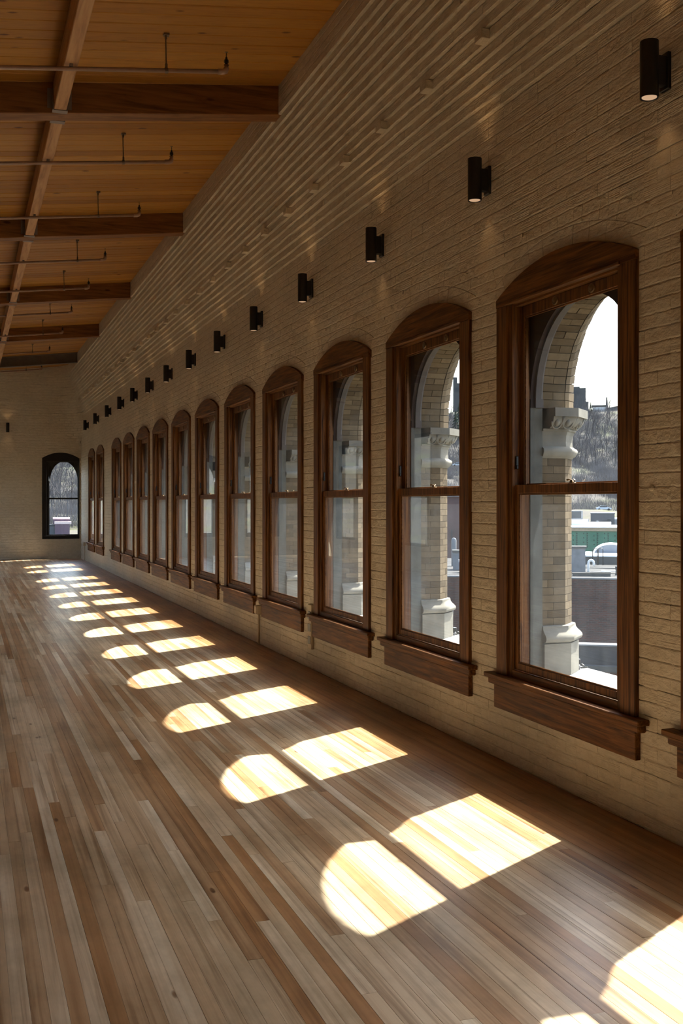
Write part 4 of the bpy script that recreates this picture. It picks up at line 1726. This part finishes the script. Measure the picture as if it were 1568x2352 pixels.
def make_car(px, py, d, rz, lab):
    e = site('car', px, py, d, label=lab, category='car')
    e.rotation_euler[2] += rz
    side = [(-2.2, 0.35), (2.2, 0.35), (2.25, 0.75), (1.3, 0.95), (0.7, 1.42), (-0.9, 1.45), (-1.7, 0.98), (-2.25, 0.85)]
    n = len(side)
    m = MB()
    m.add([(a, -0.85, b) for a, b in side] + [(a, 0.85, b) for a, b in side], [tuple(range(n)), tuple(range(2 * n - 1, n - 1, -1))] + [((k + 1) % n, k, n + k, n + (k + 1) % n) for k in range(n)])
    m.build('body', 'carpaint', e)
    m = MB()
    m.box(-1.3, 0.95, -0.87, 0.87, 1.0, 1.36)
    m.build('windows', 'dark_panel', e)
    for xx in (-1.4, 1.4):
        for yy in (-0.8, 0.8):
            m = MB()
            m.tube([(xx, yy - 0.09, 0.33), (xx, yy + 0.09, 0.33)], 0.33, 12)
            m.build('wheel', 'tyre', e)
    return e


make_car(1386, 1172.5, 338.0, 0.1, 'pale car parked on the lower road seen through the first whole window')
make_car(1052, 1071, 430.0, 0.0, 'pale car on the hillside road seen through the second whole window')
# hilltop
e = site('hilltop_block', 1331, 945, 600.0, label='grey concrete block on the hilltop beside the capital', category='building')
local_box(e, 'tower', 'tower', 1331, 1290, 1331, 888, 980, 945, 600, 9)
local_box(e, 'wing', 'tower', 1331, 1331, 1345, 891, 980, 945, 600, 7)
local_box(e, 'annexe', 'tower', 1331, 1345, 1351, 923, 980, 945, 600, 6)
wn_ = local_box(e, 'window', 'dark_panel', 1331, 1319, 1329, 897, 907, 945, 600, 0.3, -0.25)
for k in range(3):
    local_box(wn_, 'mullion', 'tower', 1331, 1321.5 + k * 3, 1322.2 + k * 3, 897, 907, 945, 600, 0.12, -0.35)
e = site('tapered_chimney', 1393, 936, 620.0, label='thin tapering chimney standing on the hilltop', category='chimney')
m = MB()
m.lathe((0, 0, 0), [(0.75, -4), (0.62, 1), (0.42, 5.2), (0.46, 5.25), (0.46, 5.7)], 8)
m.build('stack', 'bark', e)
e = site('hilltop_hall', 1376, 941, 610.0, label='long white fronted hall on the hilltop below the chimney', category='building')
local_box(e, 'wall', 'whiteroof', 1376, 1360, 1392, 934, 970, 941, 610, 6)
local_box(e, 'roof', 'tower', 1376, 1358, 1393, 930.5, 934.5, 941, 610, 7, -0.4)
e = site('hilltop_shed', 1412, 941, 606.0, label='brown gabled shed on the hilltop at the window edge', category='building')
vsn, hs = vscale(1412, 606), hscale(1412, 606)
m = MB()
m.add([(-20 * hs, 0, -10), (22 * hs, 0, -10), (22 * hs, 0, 9 * vsn), (2 * hs, 0, 8 * vsn), (-20 * hs, 0, 4 * vsn), (-20 * hs, 6, -10), (22 * hs, 6, -10), (22 * hs, 6, 9 * vsn), (2 * hs, 6, 8 * vsn), (-20 * hs, 6, 4 * vsn)],
      [(0, 1, 2, 3, 4), (9, 8, 7, 6, 5), (1, 0, 5, 6), (2, 1, 6, 7), (3, 2, 7, 8), (4, 3, 8, 9), (0, 4, 9, 5)])
m.build('wall', 'bark', e)


def cone_tree(px, d, hgt, lab):
    az = az_of(px)
    e = empty('evergreen', (CAMX + d * math.sin(az), d * math.cos(az), ground_z(d) - 0.3), 0, label=lab, category='tree')
    one('tube', [(0, 0, 0), (0, 0, hgt * 0.95)], [hgt * 0.02, 0.02], 6).build('trunk', 'bark', e)
    m = MB()
    for k in range(9):
        f = k / 9
        rr = hgt * 0.22 * (1 - f) + 0.15
        for j in range(9):
            a = 2 * math.pi * (j + tr.random() * 0.6) / 9
            z = hgt * (0.12 + 0.85 * f)
            m.add([(0, 0, z + hgt * 0.07), (rr * math.cos(a - 0.32), rr * math.sin(a - 0.32), z - hgt * 0.03), (rr * 1.15 * math.cos(a), rr * 1.15 * math.sin(a), z - hgt * 0.05), (rr * math.cos(a + 0.32), rr * math.sin(a + 0.32), z - hgt * 0.03)],
                  [(0, 1, 2), (0, 2, 3), (0, 3, 2, 1)])
    m.build('needles', 'needle', e)


cone_tree(1356, 560, 6.5, 'dark evergreen on the hilltop beside the grey block')
for i, (px, d, h) in enumerate(((1046, 500, 14), (1054, 515, 15), (1062, 495, 13), (1070, 505, 15))):
    cone_tree(px, d, h, 'dark evergreen below the hilltop tower, %s from the pier' % ordn[i])
# seen through the second window
e = site('hilltop_tower', 1056, 940, 640.0, label='tall grey block with window strip seen through the second whole window', category='building')
local_box(e, 'block', 'tower', 1056, 1040, 1090, 880, 1000, 940, 640, 12)
local_box(e, 'stair_tower', 'tower', 1056, 1040, 1049.5, 866, 1000, 940, 640, 6, 1.0)
for k in range(5):
    local_box(e, 'window', 'dark_panel', 1056, 1046 + k * 4, 1048.6 + k * 4, 891, 900, 940, 640, 0.3, -0.2)
e = site('pink_brick_house', 1060, 1260, 78.0, label='dusty pink brick house seen through the second whole window', category='building')
local_box(e, 'wall', 'pinkbrick', 1060, 1010, 1130, 1140, 1500, 1260, 78, 8)
local_box(e, 'parapet', 'whitepaint', 1060, 1009, 1131, 1137, 1141, 1260, 78, 8.1, -0.1)
local_box(e, 'downpipe', 'dark_panel', 1060, 1036, 1038.5, 1216, 1246, 1260, 78, 0.1, -0.12)
e = site('white_flue', 1042, 1322, 53.0, label='white round-topped flue beside the pier in the second whole window', category='chimney')
m = MB()
m.lathe((0, 0, 0), [(0.12, -0.3), (0.12, 1.72), (0.09, 1.8), (0.03, 1.83)], 12)
m.build('flue', 'whitepaint', e, smooth=True)
one('box', -0.2, 0.2, -0.2, 0.2, -0.3, 0.35).build('base', 'whitepaint', e)
e = site('grey_chimney', 1058, 1322, 50.0, label='broad grey painted chimney stack in the second whole window', category='chimney')
local_box(e, 'stack', 'whitepaint', 1058, 1040, 1085, 1268, 1330, 1322, 50, 0.8)
local_box(e, 'cap', 'concrete', 1058, 1038, 1087, 1264, 1269, 1322, 50, 0.9, -0.05)
e = site('small_chimney_pot', 1062, 1322, 48.0, label='small white chimney pot before the grey stack', category='chimney')
local_box(e, 'pot', 'whitepaint', 1062, 1055, 1080, 1290, 1330, 1322, 48, 0.3)
local_box(e, 'cap', 'whiteroof', 1062, 1053, 1082, 1286, 1291, 1322, 48, 0.35, -0.03)
# seen through the end window
e = site('mauve_building', 143, 1228, 285.0, label='mauve flat-roofed building with pale coping seen through the end window', category='building')
local_box(e, 'front', 'purple', 143, 126, 160, 1203, 1290, 1228, 285, 4)
local_box(e, 'coping', 'pinkcoping', 143, 125, 164, 1198.5, 1203.5, 1228, 285, 4.2, -0.15)
local_box(e, 'upper_storey', 'purple', 143, 122, 160, 1192, 1204, 1228, 285, 5, 4.2)
local_box(e, 'upper_coping', 'pinkcoping', 143, 121, 161, 1189.5, 1193, 1228, 285, 5.2, 4.1)
local_box(e, 'side_wing', 'grey_box', 143, 108, 126, 1208, 1290, 1228, 285, 3, 0.5)
local_box(e, 'wing_roof', 'dark_panel', 143, 106, 129, 1205, 1208.5, 1228, 285, 3.3, 0.3)
e = site('lamp_post', 155.5, 1186, 318.0, label='tall grey lamp post seen through the end window', category='lamp post')
one('tube', [(0, 0, -1), (0, 0, 4.6)], [0.11, 0.07], 8).build('pole', 'grey_box', e)
one('box', -0.5, 0.1, -0.08, 0.08, 4.55, 4.68).build('lamp_head', 'grey_box', e)
e = site('white_hut', 120, 1112, 440.0, label='small white hut high on the slope in the end window', category='hut')
local_box(e, 'wall', 'whiteroof', 120, 116, 123, 1106, 1114, 1112, 440, 2)
local_box(e, 'roof', 'concrete', 120, 115, 124, 1105, 1106.5, 1112, 440, 2.4, -0.2)

# lamp can and cable on the ledge beside the piers
for gi, nm in ((FIRST + 1, 'first'), (FIRST + 2, 'second')):
    yb_ = WIN[gi] + AR + 0.32
    e = empty('ledge_lamp', (0.60, yb_, 0.543), label='grey lamp can with black cable on the ledge, outside the %s whole window' % nm, category='lamp')
    m = MB()
    m.lathe((0, 0, 0), [(0.02, 0.002), (0.02, 0.02), (0.028, 0.03), (0.03, 0.17), (0.033, 0.175), (0.033, 0.19)], 16)
    m.build('can', 'grey_box', e, smooth=False)
    pts = [(-0.01 + 0.05 * math.cos(t * 0.9), -0.10 - 0.02 * t + 0.04 * math.sin(t * 1.7), 0.008 + 0.008 * (k % 2)) for k, t in enumerate([0.5 * j for j in range(12)])]
    one('tube', pts, 0.006, 6).build('cable', 'black', e)
    one('box', 0.0, 0.035, -0.07, -0.03, 0.0, 0.05, 0.5, 0.004).build('plug', 'black', e)
